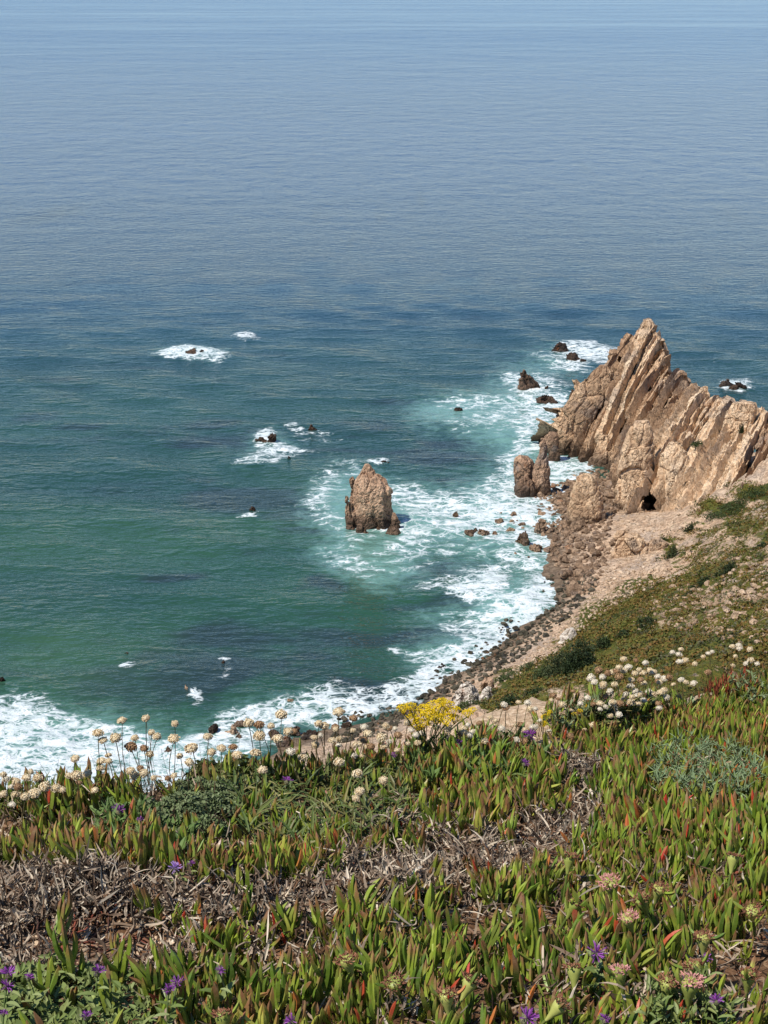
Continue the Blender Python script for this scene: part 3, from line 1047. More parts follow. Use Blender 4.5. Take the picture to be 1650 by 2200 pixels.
for j, (rows, yc, dp) in enumerate([
        ([(1022, 752, 760), (1030, 748, 766), (1040, 749, 766), (1052, 752, 764)], 276, .9),
        ([(1066, 741, 750), (1074, 738, 752), (1090, 740, 756), (1120, 742, 764), (1150, 746, 770)], 272, .9),
        ([(1100, 842, 850), (1112, 840, 858), (1130, 838, 863), (1150, 836, 865)], 271, .8),
        ([(1126, 836, 850), (1136, 832, 858), (1150, 830, 862)], 268.5, .7),
        ([(1128, 770, 782), (1136, 766, 790), (1150, 764, 794)], 268.5, .6)]):
    V, F = ring_rock(rows, yc, dp, 60 + j, .2, BIG, (.3, .6, 4), zmin=-1.5 if j else -9)
    if j == 0:
        V = V[:]
    put('rock_shoulder', mesh_np('rock_shoulder', V - sl, F, M_STACK, False, {'rnd': np.full(len(V), .3 + .1 * j)}), parent=stack)

V, F = ring_rock([(1022, 1250, 1268), (1028, 1240, 1282), (1040, 1232, 1288), (1060, 1226, 1294), (1085, 1221, 1298), (1110, 1219, 1301), (1135, 1217, 1303), (1150, 1216, 1304)], 271, .4, 21, .2, FLAT, (.15, .5, 4), 0.06, 5.0, zmin=0)
place_rock('standing_rock', V, F, M_ROCK, 'broad tan slab of rock standing upright on the brown boulder beach', 'rock', attrs={'rnd': np.full(len(V), .6)})
V, F = ring_rock([(942, 1162, 1169), (956, 1160, 1175), (972, 1158, 1176), (990, 1150, 1178), (1010, 1144, 1181), (1035, 1142, 1182), (1055, 1142, 1182)], 292, .7, 22, .18, FLAT, (.12, .6, 4), 0.0)
place_rock('horned_rock', V, F, M_STACK, 'dark brown rock with a pointed horn in the surf below the ridge', 'rock', attrs={'rnd': np.full(len(V), .35)})
V, F = ring_rock([(980, 1116, 1134), (988, 1106, 1146), (1000, 1102, 1152), (1016, 1104, 1154), (1032, 1110, 1156), (1050, 1106, 1160)], 296, .7, 23, .22, BIG, (.3, .5, 4))
place_rock('rounded_rock', V, F, M_STACK, 'rounded brown rock leaning against the horned rock in the surf', 'rock', attrs={'rnd': np.full(len(V), .2)})
V, F = ring_rock([(1024, 1118, 1134), (1032, 1108, 1146), (1048, 1106, 1156)], 291, .7, 24, .2, BIG, (.3, .5, 4))
place_rock('low_rock', V, F, M_STACK, 'low brown rock shelf at the foot of the horned rock', 'rock', attrs={'rnd': np.full(len(V), .2)})
V, F = ring_rock([(932, 1176, 1192), (940, 1169, 1196), (955, 1168, 1198), (970, 1176, 1200)], 314, .8, 25, .25, BIG, (.3, .5, 4))
place_rock('dark_buttress_rock', V, F, M_STACK, 'dark rock jutting into the surf from the seaward end of the ridge', 'rock', attrs={'rnd': np.full(len(V), .1)})

WATER_ROCKS = [  # px of base centre, py of waterline, width px, height px, label, material
    (1145, 840, 48, 40, 'largest dark rock in the surf off the ridge', 'd'), (1172, 868, 48, 22, 'low dark double-humped rock below the largest surf rock', 'd'), (1128, 826, 16, 12, 'small dark shoulder beside the largest surf rock', 'd'), (1173, 838, 10, 8, 'small dark stone at the right foot of the largest surf rock', 'd'), (1113, 822, 8, 6, 'tiny dark stone left of the largest surf rock', 'd'),
    (1206, 755, 34, 20, 'dark rock farthest out in the surf before the summit', 'd'), (1236, 777, 28, 24, 'squat dark rock second in the line off the summit', 'd'), (1254, 780, 14, 12, 'small dark stone right of the squat rock off the summit', 'd'), (1305, 761, 11, 6, 'tiny dark stone in the surf close to the summit ridge', 'd'), (1326, 777, 12, 8, 'dark stone at the water edge under the summit ridge', 'd'), (1200, 898, 13, 10, 'round dark stone in foam left of the ridge', 'd'),
    (984, 884, 20, 7, 'flat dark rock awash in pale green water', 'd'), (828, 999, 20, 9, 'small dark rock awash behind the sea stack', 'd'),
    (1565, 833, 30, 14, 'left half of the dark reef beyond the ridge crest', 'd'), (1594, 835, 26, 16, 'right half of the dark reef beyond the ridge crest', 'd'), (1578, 838, 22, 8, 'low front stone of the dark reef beyond the ridge crest', 'd'),
    (415, 763, 32, 14, 'jagged dark rock ringed by white foam far out at left', 'd'), (432, 760, 14, 9, 'small dark rock beside the foam-ringed rock far out', 'd'),
    (562, 949, 20, 11, 'low dark rock at the left of the foaming pair', 'd'), (582, 951, 18, 20, 'upright dark rock at the right of the foaming pair', 'd'), (671, 925, 14, 12, 'dark rock with a white splash above the foaming pair', 'd'), (620, 990, 16, 8, 'dark rock at the tail of the foam streak', 'd'), (543, 1099, 16, 12, 'small dark rock alone left of the sea stack', 'd'),
    (272, 1407, 10, 6, 'tiny dark rock with foam in the left shallows', 'd'), (480, 1428, 12, 6, 'tiny dark rock with foam over the kelp', 'd'), (400, 1484, 12, 14, 'small brown rock with white foam above the flowers', 'b'), (0, 1470, 22, 18, 'dark rock at the left edge above the breaker', 'd'),
    (1018, 1152, 36, 22, 'brown cluster rock in foam between stack and beach', 'b'), (1040, 1154, 24, 16, 'right part of the brown cluster rock in foam', 'b'), (1062, 1152, 16, 9, 'small brown rock trailing the cluster in foam', 'b'), (978, 1109, 12, 12, 'small brown stone in white foam right of the stack', 'b'),
    (1104, 1112, 20, 12, 'rounded brown boulder in foam below the horned rock', 'b'), (1074, 1122, 20, 6, 'flat brown stone in foam left of the rounded boulder', 'b'), (1122, 1130, 16, 11, 'grey brown stone in foam beside the leaning rock', 'b'), (1098, 1142, 20, 8, 'flat stone in foam left of the leaning rock', 'b'), (1126, 1176, 34, 42, 'brown leaning rock at the edge of the boulder beach', 'b'), (1160, 1148, 26, 30, 'brown angular rock in front of the standing slab', 'b'), (1156, 1188, 30, 16, 'brown boulder on the waterline below the leaning rock', 'b'),
    (360, 1618, 16, 16, 'black rock in foam behind the thrift flowers', 'd'), (455, 1577, 22, 24, 'dark rock in the wash behind the single low thrift head', 'd'), (496, 1580, 26, 18, 'brown rock in the wash left of the thrift cluster', 'b'), (512, 1586, 16, 10, 'dark stone touching the brown rock in the wash', 'd'), (590, 1590, 30, 16, 'dark rock behind the thrift cluster', 'd'), (612, 1608, 36, 26, 'large dark boulder behind the thrift cluster', 'd'), (632, 1578, 24, 16, 'dark boulder right of the thrift cluster', 'd'), (668, 1580, 26, 16, 'flat dark boulder between two tall thrift heads', 'd'), (660, 1592, 22, 14, 'black boulder under the tall thrift heads', 'd'), (742, 1563, 20, 14, 'dark boulder behind the tall thrift pair', 'd'), (510, 1562, 26, 8, 'flat brown rock awash above the thrift cluster', 'b'), (625, 1510, 14, 6, 'brown rock awash in the bay', 'b'),
    (952, 1442, 36, 12, 'largest black boulder on the waterline of the cove', 'd'),
]
ICO3 = icos(4)


def blocky(seed, sub, dims, ncut=9, noise=.12):
    V0, F0 = sub
    V = V0 * 1.0
    r = np.random.default_rng(seed)
    for i in range(ncut):
        n = r.normal(size=3)
        n /= np.linalg.norm(n)
        d = r.uniform(.55, .85)
        s = V @ n
        V = V - n[None] * np.maximum(0, s - d)[:, None]
    rad = V / (np.linalg.norm(V, axis=1, keepdims=True) + 1e-6)
    V = V * (1 + noise * fbm(V + seed, 1.6, 3, seed)[:, None] + .5 * noise * fbm(V + seed, 5, 2, seed + 3)[:, None])
    return V * np.array(dims), F0


for i, (px, py, w, h, lab, mk) in enumerate(WATER_ROCKS):
    c = atz(px, py, 0.0)
    dist = np.linalg.norm(c - np.array([0, 0, CAM_H]))
    k = dist / FPX
    W, Hh = w * k, h * k / math.cos(PITCH)
    r = np.random.default_rng(900 + i)
    V, F = blocky(300 + i, ICO3, (W / 2 * 1.15, W / 2 * r.uniform(.7, 1.0) * 1.1, Hh * 1.02), 14, .3)
    V = disp_rock(V, vnormals(V, F), 700 + i, [((1.6 / W,) * 3, .1 * W, .9, .05 * W, .1), ((4.5 / W,) * 3, .03 * W, .9, .02 * W, .12)], (.05 * W, 1.5 / W, 3), .1)
    tw = r.uniform(-.3, .3)
    V[:, 0] += V[:, 2] * tw
    V += c + np.array([0, W * .35, -.12 * Hh])
    place_rock('surf_rock', V, F, M_DARKROCK if mk == 'd' else M_BROWN, lab, 'rock', 'rocks scattered in the surf', {'rnd': np.full(len(V), r.random())})

# --- outcrops on the land
for i, (rows, yc, dp, lab, mat) in enumerate([
        ([(1150, 1330, 1372), (1158, 1322, 1382), (1172, 1316, 1386), (1190, 1310, 1388), (1210, 1306, 1390), (1232, 1304, 1390)], 249, .6, 'blocky tan outcrop with an overhang behind the pale stone beach', M_ROCK),
        ([(1156, 1394, 1420), (1166, 1388, 1430), (1180, 1386, 1434), (1200, 1386, 1434), (1232, 1384, 1434)], 248, .6, 'squared tan outcrop right of the vertical crack', M_ROCK),
        ([(1142, 1330, 1350), (1150, 1322, 1356), (1170, 1318, 1360)], 255, .8, 'small orange capped rock on top of the blocky outcrop', M_ROCK),
        ([(1462, 1000, 1016), (1472, 986, 1024), (1488, 974, 1030), (1505, 966, 1032), (1525, 962, 1034)], 181, .6, 'pale grey rock at the foot of the green slope by the cove', M_WHITE),
        ([(1455, 1040, 1062), (1466, 1030, 1066), (1480, 1030, 1066)], 186, .6, 'flat brown rock beside the pale grey rock', M_STACK),
        ([(1478, 1044, 1054), (1490, 1036, 1062), (1512, 1034, 1066)], 178, .6, 'pale ledge between the two low shrubs', M_WHITE),
        ([(1352, 1218, 1230), (1366, 1208, 1236), (1390, 1200, 1236)], 209, .5, 'white streaked rock at the top of the pale stone bank', M_WHITE)]):
    V, F = ring_rock(rows, yc, dp, 140 + i, .16, [((.25, .25, .2), .4, .9, .25, .1), ((.7, .7, .6), .18, .9, .1, .12), ((2, 2, 2), .05, .8, .04, .15)], (.2, .8, 4), 0.0, 3.2, zmin=-1)
    zg = float(hill_z(V[:, 0].mean(), yc))
    V = V[:]
    place_rock('rock_outcrop', V, F, mat, lab, 'outcrop', 'outcrops above the beach', {'rnd': np.full(len(V), .4 + .05 * i)})

# ------------------------------------------------------------------ stones of the beach
ICO1 = icos(1)
ICO2 = icos(2)
ST_LO = [blocky(1000 + i, ICO1, (1, .8, .62), 7, .12) for i in range(8)]
ST_HI = [blocky(1100 + i, ICO2, (1, .8, .62), 11, .16) for i in range(8)]


def rotz(V, a):
    c, s = math.cos(a), math.sin(a)
    return np.stack([V[:, 0] * c - V[:, 1] * s, V[:, 0] * s + V[:, 1] * c, V[:, 2]], 1)


def rotm(r):
    return np.array(Euler(r).to_matrix())


BEACH = [  # polygon in the picture, spacing, size lo, hi, material key, label, group
    ([(1145, 1100), (1165, 1058), (1215, 1040), (1240, 1015), (1320, 1010), (1330, 1090), (1310, 1130), (1320, 1160), (1308, 1205), (1290, 1250), (1225, 1300), (1215, 1240), (1175, 1190), (1185, 1150), (1160, 1135)], 1.15, .42, 1.15, 'brown'),
    ([(1215, 1240), (1262, 1230), (1290, 1250), (1230, 1320), (1150, 1390), (1060, 1450), (970, 1495), (880, 1545), (820, 1580), (740, 1600), (700, 1590), (800, 1550), (880, 1500), (960, 1450), (1060, 1395), (1130, 1350), (1190, 1290)], .95, .32, .78, 'dark'),
    ([(1310, 1205), (1330, 1225), (1440, 1222), (1440, 1245), (1340, 1290), (1250, 1355), (1190, 1410), (1090, 1465), (1010, 1500), (920, 1560), (860, 1590), (900, 1545), (980, 1495), (1070, 1450), (1160, 1390), (1240, 1320), (1290, 1250)], .75, .2, .5, 'pale'),
    ([(1330, 1090), (1420, 1105), (1480, 1130), (1450, 1200), (1440, 1222), (1330, 1222), (1308, 1205), (1320, 1150)], 1.0, .16, .5, 'pale'),
    ([(1440, 1130), (1560, 1110), (1640, 1050), (1650, 1100), (1560, 1170), (1500, 1200), (1440, 1225)], 2.4, .15, .4, 'pale'),
]
BM = {'brown': M_BROWN, 'dark': M_OLIVE, 'pale': M_CREAM}
cand = []
for poly, sp, lo, hi, key in BEACH:
    pp = np.array([atz(a, b, 2.0) for a, b in poly])
    xs = np.arange(pp[:, 0].min() - 6, pp[:, 0].max() + 6, sp)
    ys = np.arange(pp[:, 1].min() - 14, pp[:, 1].max() + 14, sp)
    X, Y = np.meshgrid(xs, ys)
    X = X.ravel() + rng.uniform(-.5, .5, X.size) * sp
    Y = Y.ravel() + rng.uniform(-.5, .5, Y.size) * sp
    Z = hill_z(X, Y)
    px, py, f = project(np.stack([X, Y, Z], 1))
    ok = inpoly(px, py, poly) & (Z < 16)
    for x, y, z in zip(X[ok], Y[ok], Z[ok]):
        s = lo + (hi - lo) * rng.random() ** 2.6
        if key == 'brown' and rng.random() < .12:
            s *= rng.uniform(1.3, 1.9)
        cand.append((s, x, y, max(z, -.1), key))
# stones standing out in the wash
for poly, n, lo, hi, key in [([(1040, 1380), (1190, 1230), (1215, 1260), (1140, 1360), (1060, 1400), (980, 1440), (900, 1500), (860, 1520), (880, 1470)], 110, .25, .7, 'dark'), ([(1080, 1090), (1170, 1060), (1180, 1130), (1190, 1220), (1120, 1210), (1060, 1150)], 26, .3, .8, 'brown'), ([(1170, 1040), (1240, 1000), (1310, 1005), (1240, 1060)], 16, .4, .9, 'brown'), ([(700, 1545), (860, 1500), (860, 1560), (720, 1590)], 40, .3, .6, 'dark')]:
    k = 0
    q = np.array(poly, float)
    while k < n:
        a, b = rng.uniform(q[:, 0].min(), q[:, 0].max()), rng.uniform(q[:, 1].min(), q[:, 1].max())
        if inpoly(np.array([a]), np.array([b]), poly)[0]:
            p = atz(a, b, 0.05)
            cand.append((lo + (hi - lo) * rng.random() ** 2, p[0], p[1], .05, key))
            k += 1
cand.sort(key=lambda c: -c[0])
LAB = {'brown': ('brown angular boulder on the beach around the standing slab', 'brown boulders around the standing slab'),
       'dark': ('dark wet boulder on the waterline of the cove', 'dark boulders along the waterline'),
       'pale': ('pale tan stone on the dry bank behind the boulders', 'pale stones on the upper beach')}
shared = {}
soup = {k: Soup() for k in BM}
STONES = {'brown': [], 'dark': [], 'pale': []}
cnt = {'brown': 0, 'dark': 0, 'pale': 0}
lim = {'brown': 130, 'dark': 110, 'pale': 50}
for i, (s, x, y, z, key) in enumerate(cand):
    rot = (rng.uniform(-.35, .35), rng.uniform(-.35, .35), rng.uniform(0, 6.28))
    sc3 = (s, s * rng.uniform(.75, 1.1), s * rng.uniform(.7, 1.15))
    if cnt[key] < lim[key]:
        cnt[key] += 1
        vi = i % 8
        if (key, vi) not in shared:
            V, F = ST_HI[vi]
            shared[(key, vi)] = mesh_np('boulder', V, F, BM[key], False, {'rnd': np.full(len(V), .5)})
        o = put('beach_boulder' if key != 'pale' else 'pale_stone', shared[(key, vi)], loc=(x, y, z + .22 * s), rot=rot, scale=sc3, label=LAB[key][0], category='boulder', group=LAB[key][1])
        q_ = project(np.array([x, y, z + .3 * s]))
        STONES[key].append((float(q_[0]), float(q_[1]), o))
    else:
        V, F = ST_LO[i % 8]
        V = (V * np.array(sc3)) @ rotm(rot).T + np.array([x, y, z + .2 * s])
        soup[key].add(V, F, rnd=rng.random())
for key, lab in (('brown', 'heap of smaller brown boulders around the standing slab'), ('dark', 'mass of smaller dark wet stones along the waterline'), ('pale', 'bank of pale tan stones behind the boulders')):
    put('shore_gravel', soup[key].mesh('shore_gravel', BM[key]), kind='stuff', label=lab, category='gravel')

label_by_landmark(STONES['brown'], [(1260, 1130, 'the foot of the standing slab'), (1210, 1040, 'the water under the horned rock'), (1310, 1050, 'the ridge foot'), (1126, 1160, 'the leaning rock'), (1160, 1135, 'the angular rock before the slab'), (1310, 1190, 'the blocky outcrop'), (1190, 1200, 'the white surf edge'), (1250, 1270, 'the brow of pale stones')], 'brown angular beach boulder, %s to %s')
label_by_landmark(STONES['dark'], [(952, 1436, 'the largest black boulder'), (1000, 1480, 'the pale grey rock'), (1200, 1290, 'the upper bend of the cove'), (1130, 1350, 'the middle of the cove'), (1065, 1405, 'the streaked rock bank'), (870, 1520, 'the yellow flowers'), (760, 1560, 'the tall thrift pair')], 'dark wet shore boulder, %s to %s')
label_by_landmark(STONES['pale'], [(1340, 1220, 'the blocky outcrop'), (1410, 1215, 'the squared outcrop'), (1220, 1365, 'the white streaked rock'), (1380, 1110, 'the cave'), (1100, 1450, 'the flat shrub'), (1300, 1270, 'the brown boulders'), (940, 1545, 'the yellow flowers')], 'pale tan stone on the upper beach, %s to %s')

# rocks strewn over the hillside
hs = Soup()
HR = []
big = []
for (cx, cy, rx, ry, n, lo, hi) in [(1550, 1290, 110, 40, 260, .15, .8), (1620, 1230, 60, 50, 160, .15, .7), (1500, 1330, 80, 25, 90, .15, .6), (1450, 1260, 40, 20, 50, .15, .6), (1600, 1370, 70, 25, 80, .15, .6), (1420, 1330, 60, 30, 60, .1, .4), (1330, 1300, 60, 30, 40, .1, .35), (1540, 1170, 70, 40, 70, .12, .4), (1470, 1190, 40, 40, 50, .12, .35), (1600, 1100, 50, 30, 30, .12, .35), (1300, 1400, 80, 40, 30, .1, .3), (1480, 1100, 60, 50, 80, .12, .5), (1250, 1480, 60, 16, 30, .1, .3), (1150, 1440, 50, 16, 40, .12, .35)]:
    for _ in range(n):
        a = rng.normal(cx, rx * .6), rng.normal(cy, ry * .6)
        if a[0] > 1700:
            continue
        p = hill_hit(*a)
        if p is None or p[2] < 4:
            continue
        s = lo + (hi - lo) * rng.random() ** 3
        big.append((s, p))
big.sort(key=lambda c: -c[0])
hm = [mesh_np('hillside_rock', *ST_HI[k], M_CREAM, False, {'rnd': np.full(len(ST_HI[k][0]), .25)}) for k in range(8)]
for i, (s, p) in enumerate(big):
    rot = (rng.uniform(-.4, .4), rng.uniform(-.4, .4), rng.uniform(0, 6.28))
    sc3 = (s, s * rng.uniform(.7, 1.1), s * rng.uniform(.7, 1.1))
    if i < 40:
        o = put('hillside_rock', hm[i % 8], loc=p + np.array([0, 0, .2 * s]), rot=rot, scale=sc3, label='tan rock lying among scrub on the slope above the cove', category='rock', group='rocks strewn on the slope')
        q_ = project(p)
        HR.append((float(q_[0]), float(q_[1]), o))
    else:
        V, F = ST_LO[i % 8]
        hs.add((V * np.array(sc3)) @ rotm(rot).T + p + np.array([0, 0, .15 * s]), F, rnd=rng.random() * .6)
label_by_landmark(HR, [(1558, 1225, 'the dark shrub among rocks'), (1640, 1250, 'the right picture edge above the scrub'), (1500, 1330, 'the rusty mat'), (1600, 1370, 'the olive scrub at the right'), (1500, 1150, 'the scree bush'), (1440, 1190, 'the squared outcrop')], 'tan rock on the slope, %s to %s')
put('slope_rubble', hs.mesh('slope_rubble', M_CREAM), kind='stuff', label='small tan stones littering the slope', category='rubble')


# ------------------------------------------------------------------ plants of the slope
def leaf_material(name, tones, rough=.55, spec=.25, trans=0.0):
    m = NT(name)
    r = m.math('FRACT', m.add(m.attr('rnd'), m.objrand()))
    t = m.attr('t')
    col = m.ramp(r, tones)
    n = m.noise(m.pos, 40, 2, .6)
    col = m.mix(.35, col, m.mix(n, (0, 0, 0), (.5, .5, .5)), 'OVERLAY') if False else col
    s = m.bsdf(col, rough, None, spec)
    if trans > 0:
        tr = m.n('ShaderNodeBsdfTranslucent')
        m.link(col, tr.inputs[0])
        mx = m.n('ShaderNodeMixShader')
        mx.inputs[0].default_value = trans
        m.link(s, mx.inputs[1])
        m.link(tr.outputs[0], mx.inputs[2])
        s = mx.outputs[0]
    return m.done(s)


def stops(*c):
    n = len(c)
    return [(i / (n - 1) if n > 1 else 0, srgb(*x)) for i, x in enumerate(c)]


M_SHRUB = leaf_material('shrub_leaf', stops((34, 44, 22), (48, 62, 30), (66, 78, 40), (80, 86, 52), (42, 54, 28)), .6)
M_SCRUB = leaf_material('scrub_leaf', stops((56, 62, 26), (82, 88, 34), (104, 98, 40), (120, 88, 46), (74, 84, 36), (98, 90, 74)), .7)
M_WOOD = leaf_material('dry_stem', stops((70, 54, 40), (104, 84, 64), (86, 68, 50)), .8)


def leaf_cloud(n, r, size, seed, flat=.0):
    """n pointed leaf quads scattered through a lumpy volume of radii r"""
    g = np.random.default_rng(seed)
    d = g.normal(size=(n, 3))
    d /= np.linalg.norm(d, axis=1, keepdims=True)
    d[:, 2] = np.abs(d[:, 2])
    rad = g.random(n) ** .22
    lump = 1 + .38 * fbm(d * 2.2 + seed, 1.2, 3, seed)
    C = d * (rad * lump)[:, None] * np.array(r)
    a = g.normal(size=(n, 3))
    a[:, 2] = np.abs(a[:, 2]) * .6 + .2
    a /= np.linalg.norm(a, axis=1, keepdims=True)
    b = np.cross(a, g.normal(size=(n, 3)))
    b /= np.linalg.norm(b, axis=1, keepdims=True)
    L = size * g.uniform(.6, 1.4, n)[:, None]
    W = L * .32
    nrm = np.cross(a, b)
    V = np.stack([C - a * L * .5, C + b * W + nrm * W * .3, C + a * L * .5, C - b * W + nrm * W * .3], 1).reshape(-1, 3)
    F = np.arange(4 * n).reshape(-1, 4)
    F = np.concatenate([F[:, [0, 1, 2]], F[:, [0, 2, 3]]])
    return V, F, np.repeat(g.random(n), 4)


SHRUBS = [  # px, py of foot, width px, height px, label
    (1245, 1440, 150, 80, 'largest dark green shrub on the slope above the cove'), (1175, 1455, 70, 40, 'dark green shrub hanging over the cove left of the largest shrub'), (1120, 1508, 95, 36, 'low rounded shrub below the largest shrub'), (1105, 1450, 80, 22, 'flat grey green shrub along the edge of the stone bank'),
    (1558, 1238, 44, 34, 'dark shrub among the rocks high on the slope'), (1442, 1200, 26, 36, 'dark shrub beside the squared outcrop'), (1420, 1165, 24, 12, 'small shrub on top of the squared outcrop'), (1390, 1345, 60, 16, 'bright green streak of bush in the rusty mat'), (1330, 1370, 50, 14, 'low green bush left of the bright green streak'),
    (1555, 1108, 90, 15, 'dark bush at the lower end of the bush line under the ridge'), (1600, 1086, 90, 15, 'dark bush in the middle of the bush line under the ridge'), (1640, 1056, 80, 17, 'dark bush at the upper end of the bush line under the ridge'), (1500, 1258, 60, 16, 'low bush where the scree meets the green slope'), (1010, 1515, 60, 20, 'dark shrub at the foot of the pale grey rock'), (1628, 1180, 40, 16, 'small green bush on the scree near the right edge'), (1290, 1395, 60, 34, 'grey twiggy bush right of the largest shrub'), (1470, 1285, 40, 12, 'low green bush at the brow of the slope'),
    (1388, 925, 22, 12, 'green tuft growing on the ridge face'), (1500, 955, 30, 14, 'green tuft on a ledge right of the ridge middle'), (1590, 930, 12, 26, 'green plant in the cleft near the ridge end'), (1480, 1145, 20, 22, 'green bush on the scree below the ridge')]
for i, (px, py, w, h, lab) in enumerate(SHRUBS):
    if py < 1000:
        p = None
        # stands on the ridge face: take the depth of the face there
        uu = np.linspace(.2, .95, 120)
        vv = np.linspace(.1, .98, 60)
        U, Vv = np.meshgrid(uu, vv, indexing='ij')
        PP = ridge_pt(U, Vv, np.zeros_like(U)).reshape(-1, 3)
        qx, qy, _ = project(PP)
        k = np.argmin((qx - px) ** 2 + (qy - py) ** 2)
        p = PP[k] + np.array([0, -.6, 0.1])
    else:
        p = hill_hit(px, py)
    if p is None:
        continue
    k = np.linalg.norm(p - np.array([0, 0, CAM_H])) / FPX
    W, Hh = w * k / 2, h * k
    n = int(np.clip(W * Hh * 260, 400, 6000))
    g = np.random.default_rng(2000 + i)
    parts_ = []
    for q in range(6):
        fx, fy, fs = g.uniform(-.75, .75), g.uniform(-.6, .6), g.uniform(.35, .6)
        vq, fq, rq = leaf_cloud(max(60, n // 5), (W * fs, W * fs * .8, Hh * g.uniform(.55, 1.0) * (1.05 - .5 * abs(fx))), .24, 2000 + i * 9 + q)
        gx_, gy_ = p[0] + fx * W, p[1] + fy * W
        dz_ = float(hill_z(gx_, gy_) - p[2]) if py >= 1000 else 0.0
        parts_.append((vq + np.array([fx * W, fy * W, np.clip(dz_, -2, 2) - .1]), fq, np.clip(rq * .5 + .5 * g.random(), 0, 1)))
    V = np.concatenate([q[0] for q in parts_])
    o_ = np.cumsum([0] + [len(q[0]) for q in parts_[:-1]])
    F = np.concatenate([q[1] + k_ for q, k_ in zip(parts_, o_)])
    rn = np.concatenate([q[2] for q in parts_])
    sh = thing('shrub', lab, 'shrub', tuple(p))
    sh['group'] = 'shrubs on the slope'
    put('crown', mesh_np('crown', V, F, M_SHRUB, False, {'rnd': rn * .6 + .2 * (i % 3), 't': rn}), parent=sh)
    ss_ = Soup()
    for j in range(6):
        g = np.random.default_rng(i * 50 + j)
        d = np.array([g.normal() * .5 * W, g.normal() * .4 * W, Hh * .7])
        b = np.array([.04, 0, 0]), np.array([-.02, .035, 0]), np.array([-.02, -.035, 0])
        V = np.array([*b, *[q * .4 + d for q in b]]) - np.array([0, 0, .2])
        ss_.add(V, np.array([[0, 1, 4, 3], [1, 2, 5, 4], [2, 0, 3, 5]]), rnd=.3, t=0)
    put('stem', ss_.mesh('stem', M_WOOD), parent=sh)

# low mat of scrub on the slope
mat_s = Soup()
cl = [leaf_cloud(9, (.34, .34, .2), .2, 3000 + i) for i in range(10)]
vm = np.nonzero((veg0 > .15) & (HP[:, 2] > 4.5) & (HP[:, 1] > 60) & (HP[:, 1] < 292) & (hpx > 900) & (hpx < 1800))[0]
area = None
P = HP[vm]
keep = (fbm(P, .4, 4, 61) * 1.5 + veg0[vm]) > .42
P = P[keep]
for p in P:
    for _ in range(1):
        V, F, rn = cl[rng.integers(10)]
        s = rng.uniform(.7, 2.1)
        q = p + np.array([rng.uniform(-.3, .3), rng.uniform(-.3, .3), -.03])
        mat_s.add(rotz(V, rng.uniform(0, 6.28)) * s + q, F, rnd=np.clip(rn * .35 + .65 * (.5 + .9 * pn(q[0] * .35, q[1] * .35, q[2] * .35)), 0, 1), t=0)
put('slope_scrub', mat_s.mesh('slope_scrub', M_SCRUB), kind='stuff', label='low green and rusty scrub covering the slope', category='scrub')


# ------------------------------------------------------------------ clifftop ground
def near_material():
    m = NT('clifftop_soil')
    p = m.pos
    X, Y, Z = m.xyz()
    n1 = m.noise(p, 6, 5, .65)
    n2 = m.noise(p, 38, 4, .7)
    v = m.voro(m.warp(p, 20, .02), 55, 'F1', 'Color')
    col = m.ramp(m.add(m.mul(n1, .5), m.mul(n2, .55)), [(.3, srgb(48, 34, 24)), (.5, srgb(92, 66, 46)), (.7, srgb(142, 108, 80))])
    peb = m.n('ShaderNodeSeparateColor')
    m.link(v, peb.inputs[0])
    col = m.mix(m.mul(m.ss(peb.outputs[0], .7, .8), .6), col, srgb(168, 136, 106))
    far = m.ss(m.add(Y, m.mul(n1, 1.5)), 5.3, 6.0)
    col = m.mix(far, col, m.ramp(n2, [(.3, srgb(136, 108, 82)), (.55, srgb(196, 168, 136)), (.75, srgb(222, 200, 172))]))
    h = m.add(m.mul(n1, .02), m.mul(n2, .008), m.mul(peb.outputs[1], .003))
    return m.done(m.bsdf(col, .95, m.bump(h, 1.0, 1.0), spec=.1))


nx = axis(-1.9, 2.5, .03, -13, 13, 1.18)
ny = axis(1.7, 8.0, .035, -5, 20, 1.15)
ngx, ngy = np.meshgrid(nx, ny, indexing='ij')
NP_ = np.stack([ngx.ravel(), ngy.ravel(), near_z(ngx, ngy).ravel()], 1)
NP_[:, 2] += .012 * fbm(NP_, 14, 3, 77)
put('clifftop_ground', mesh_np('clifftop_ground', NP_, grid_faces(len(nx), len(ny)), near_material(), True), kind='structure', label='sloping clifftop ground of brown soil')

EDGE_X = [0, 250, 400, 550, 700, 900, 1100, 1300, 1450, 1650]
EDGE_Y = [1740, 1705, 1680, 1672, 1665, 1625, 1590, 1535, 1505, 1455]


def ground_at(px, py):
    for k in range(40):
        p = near_hit(px, py + k * 6)
        if p is not None and p[1] < 14:
            return p
    return np.array([0, 3., 97.])


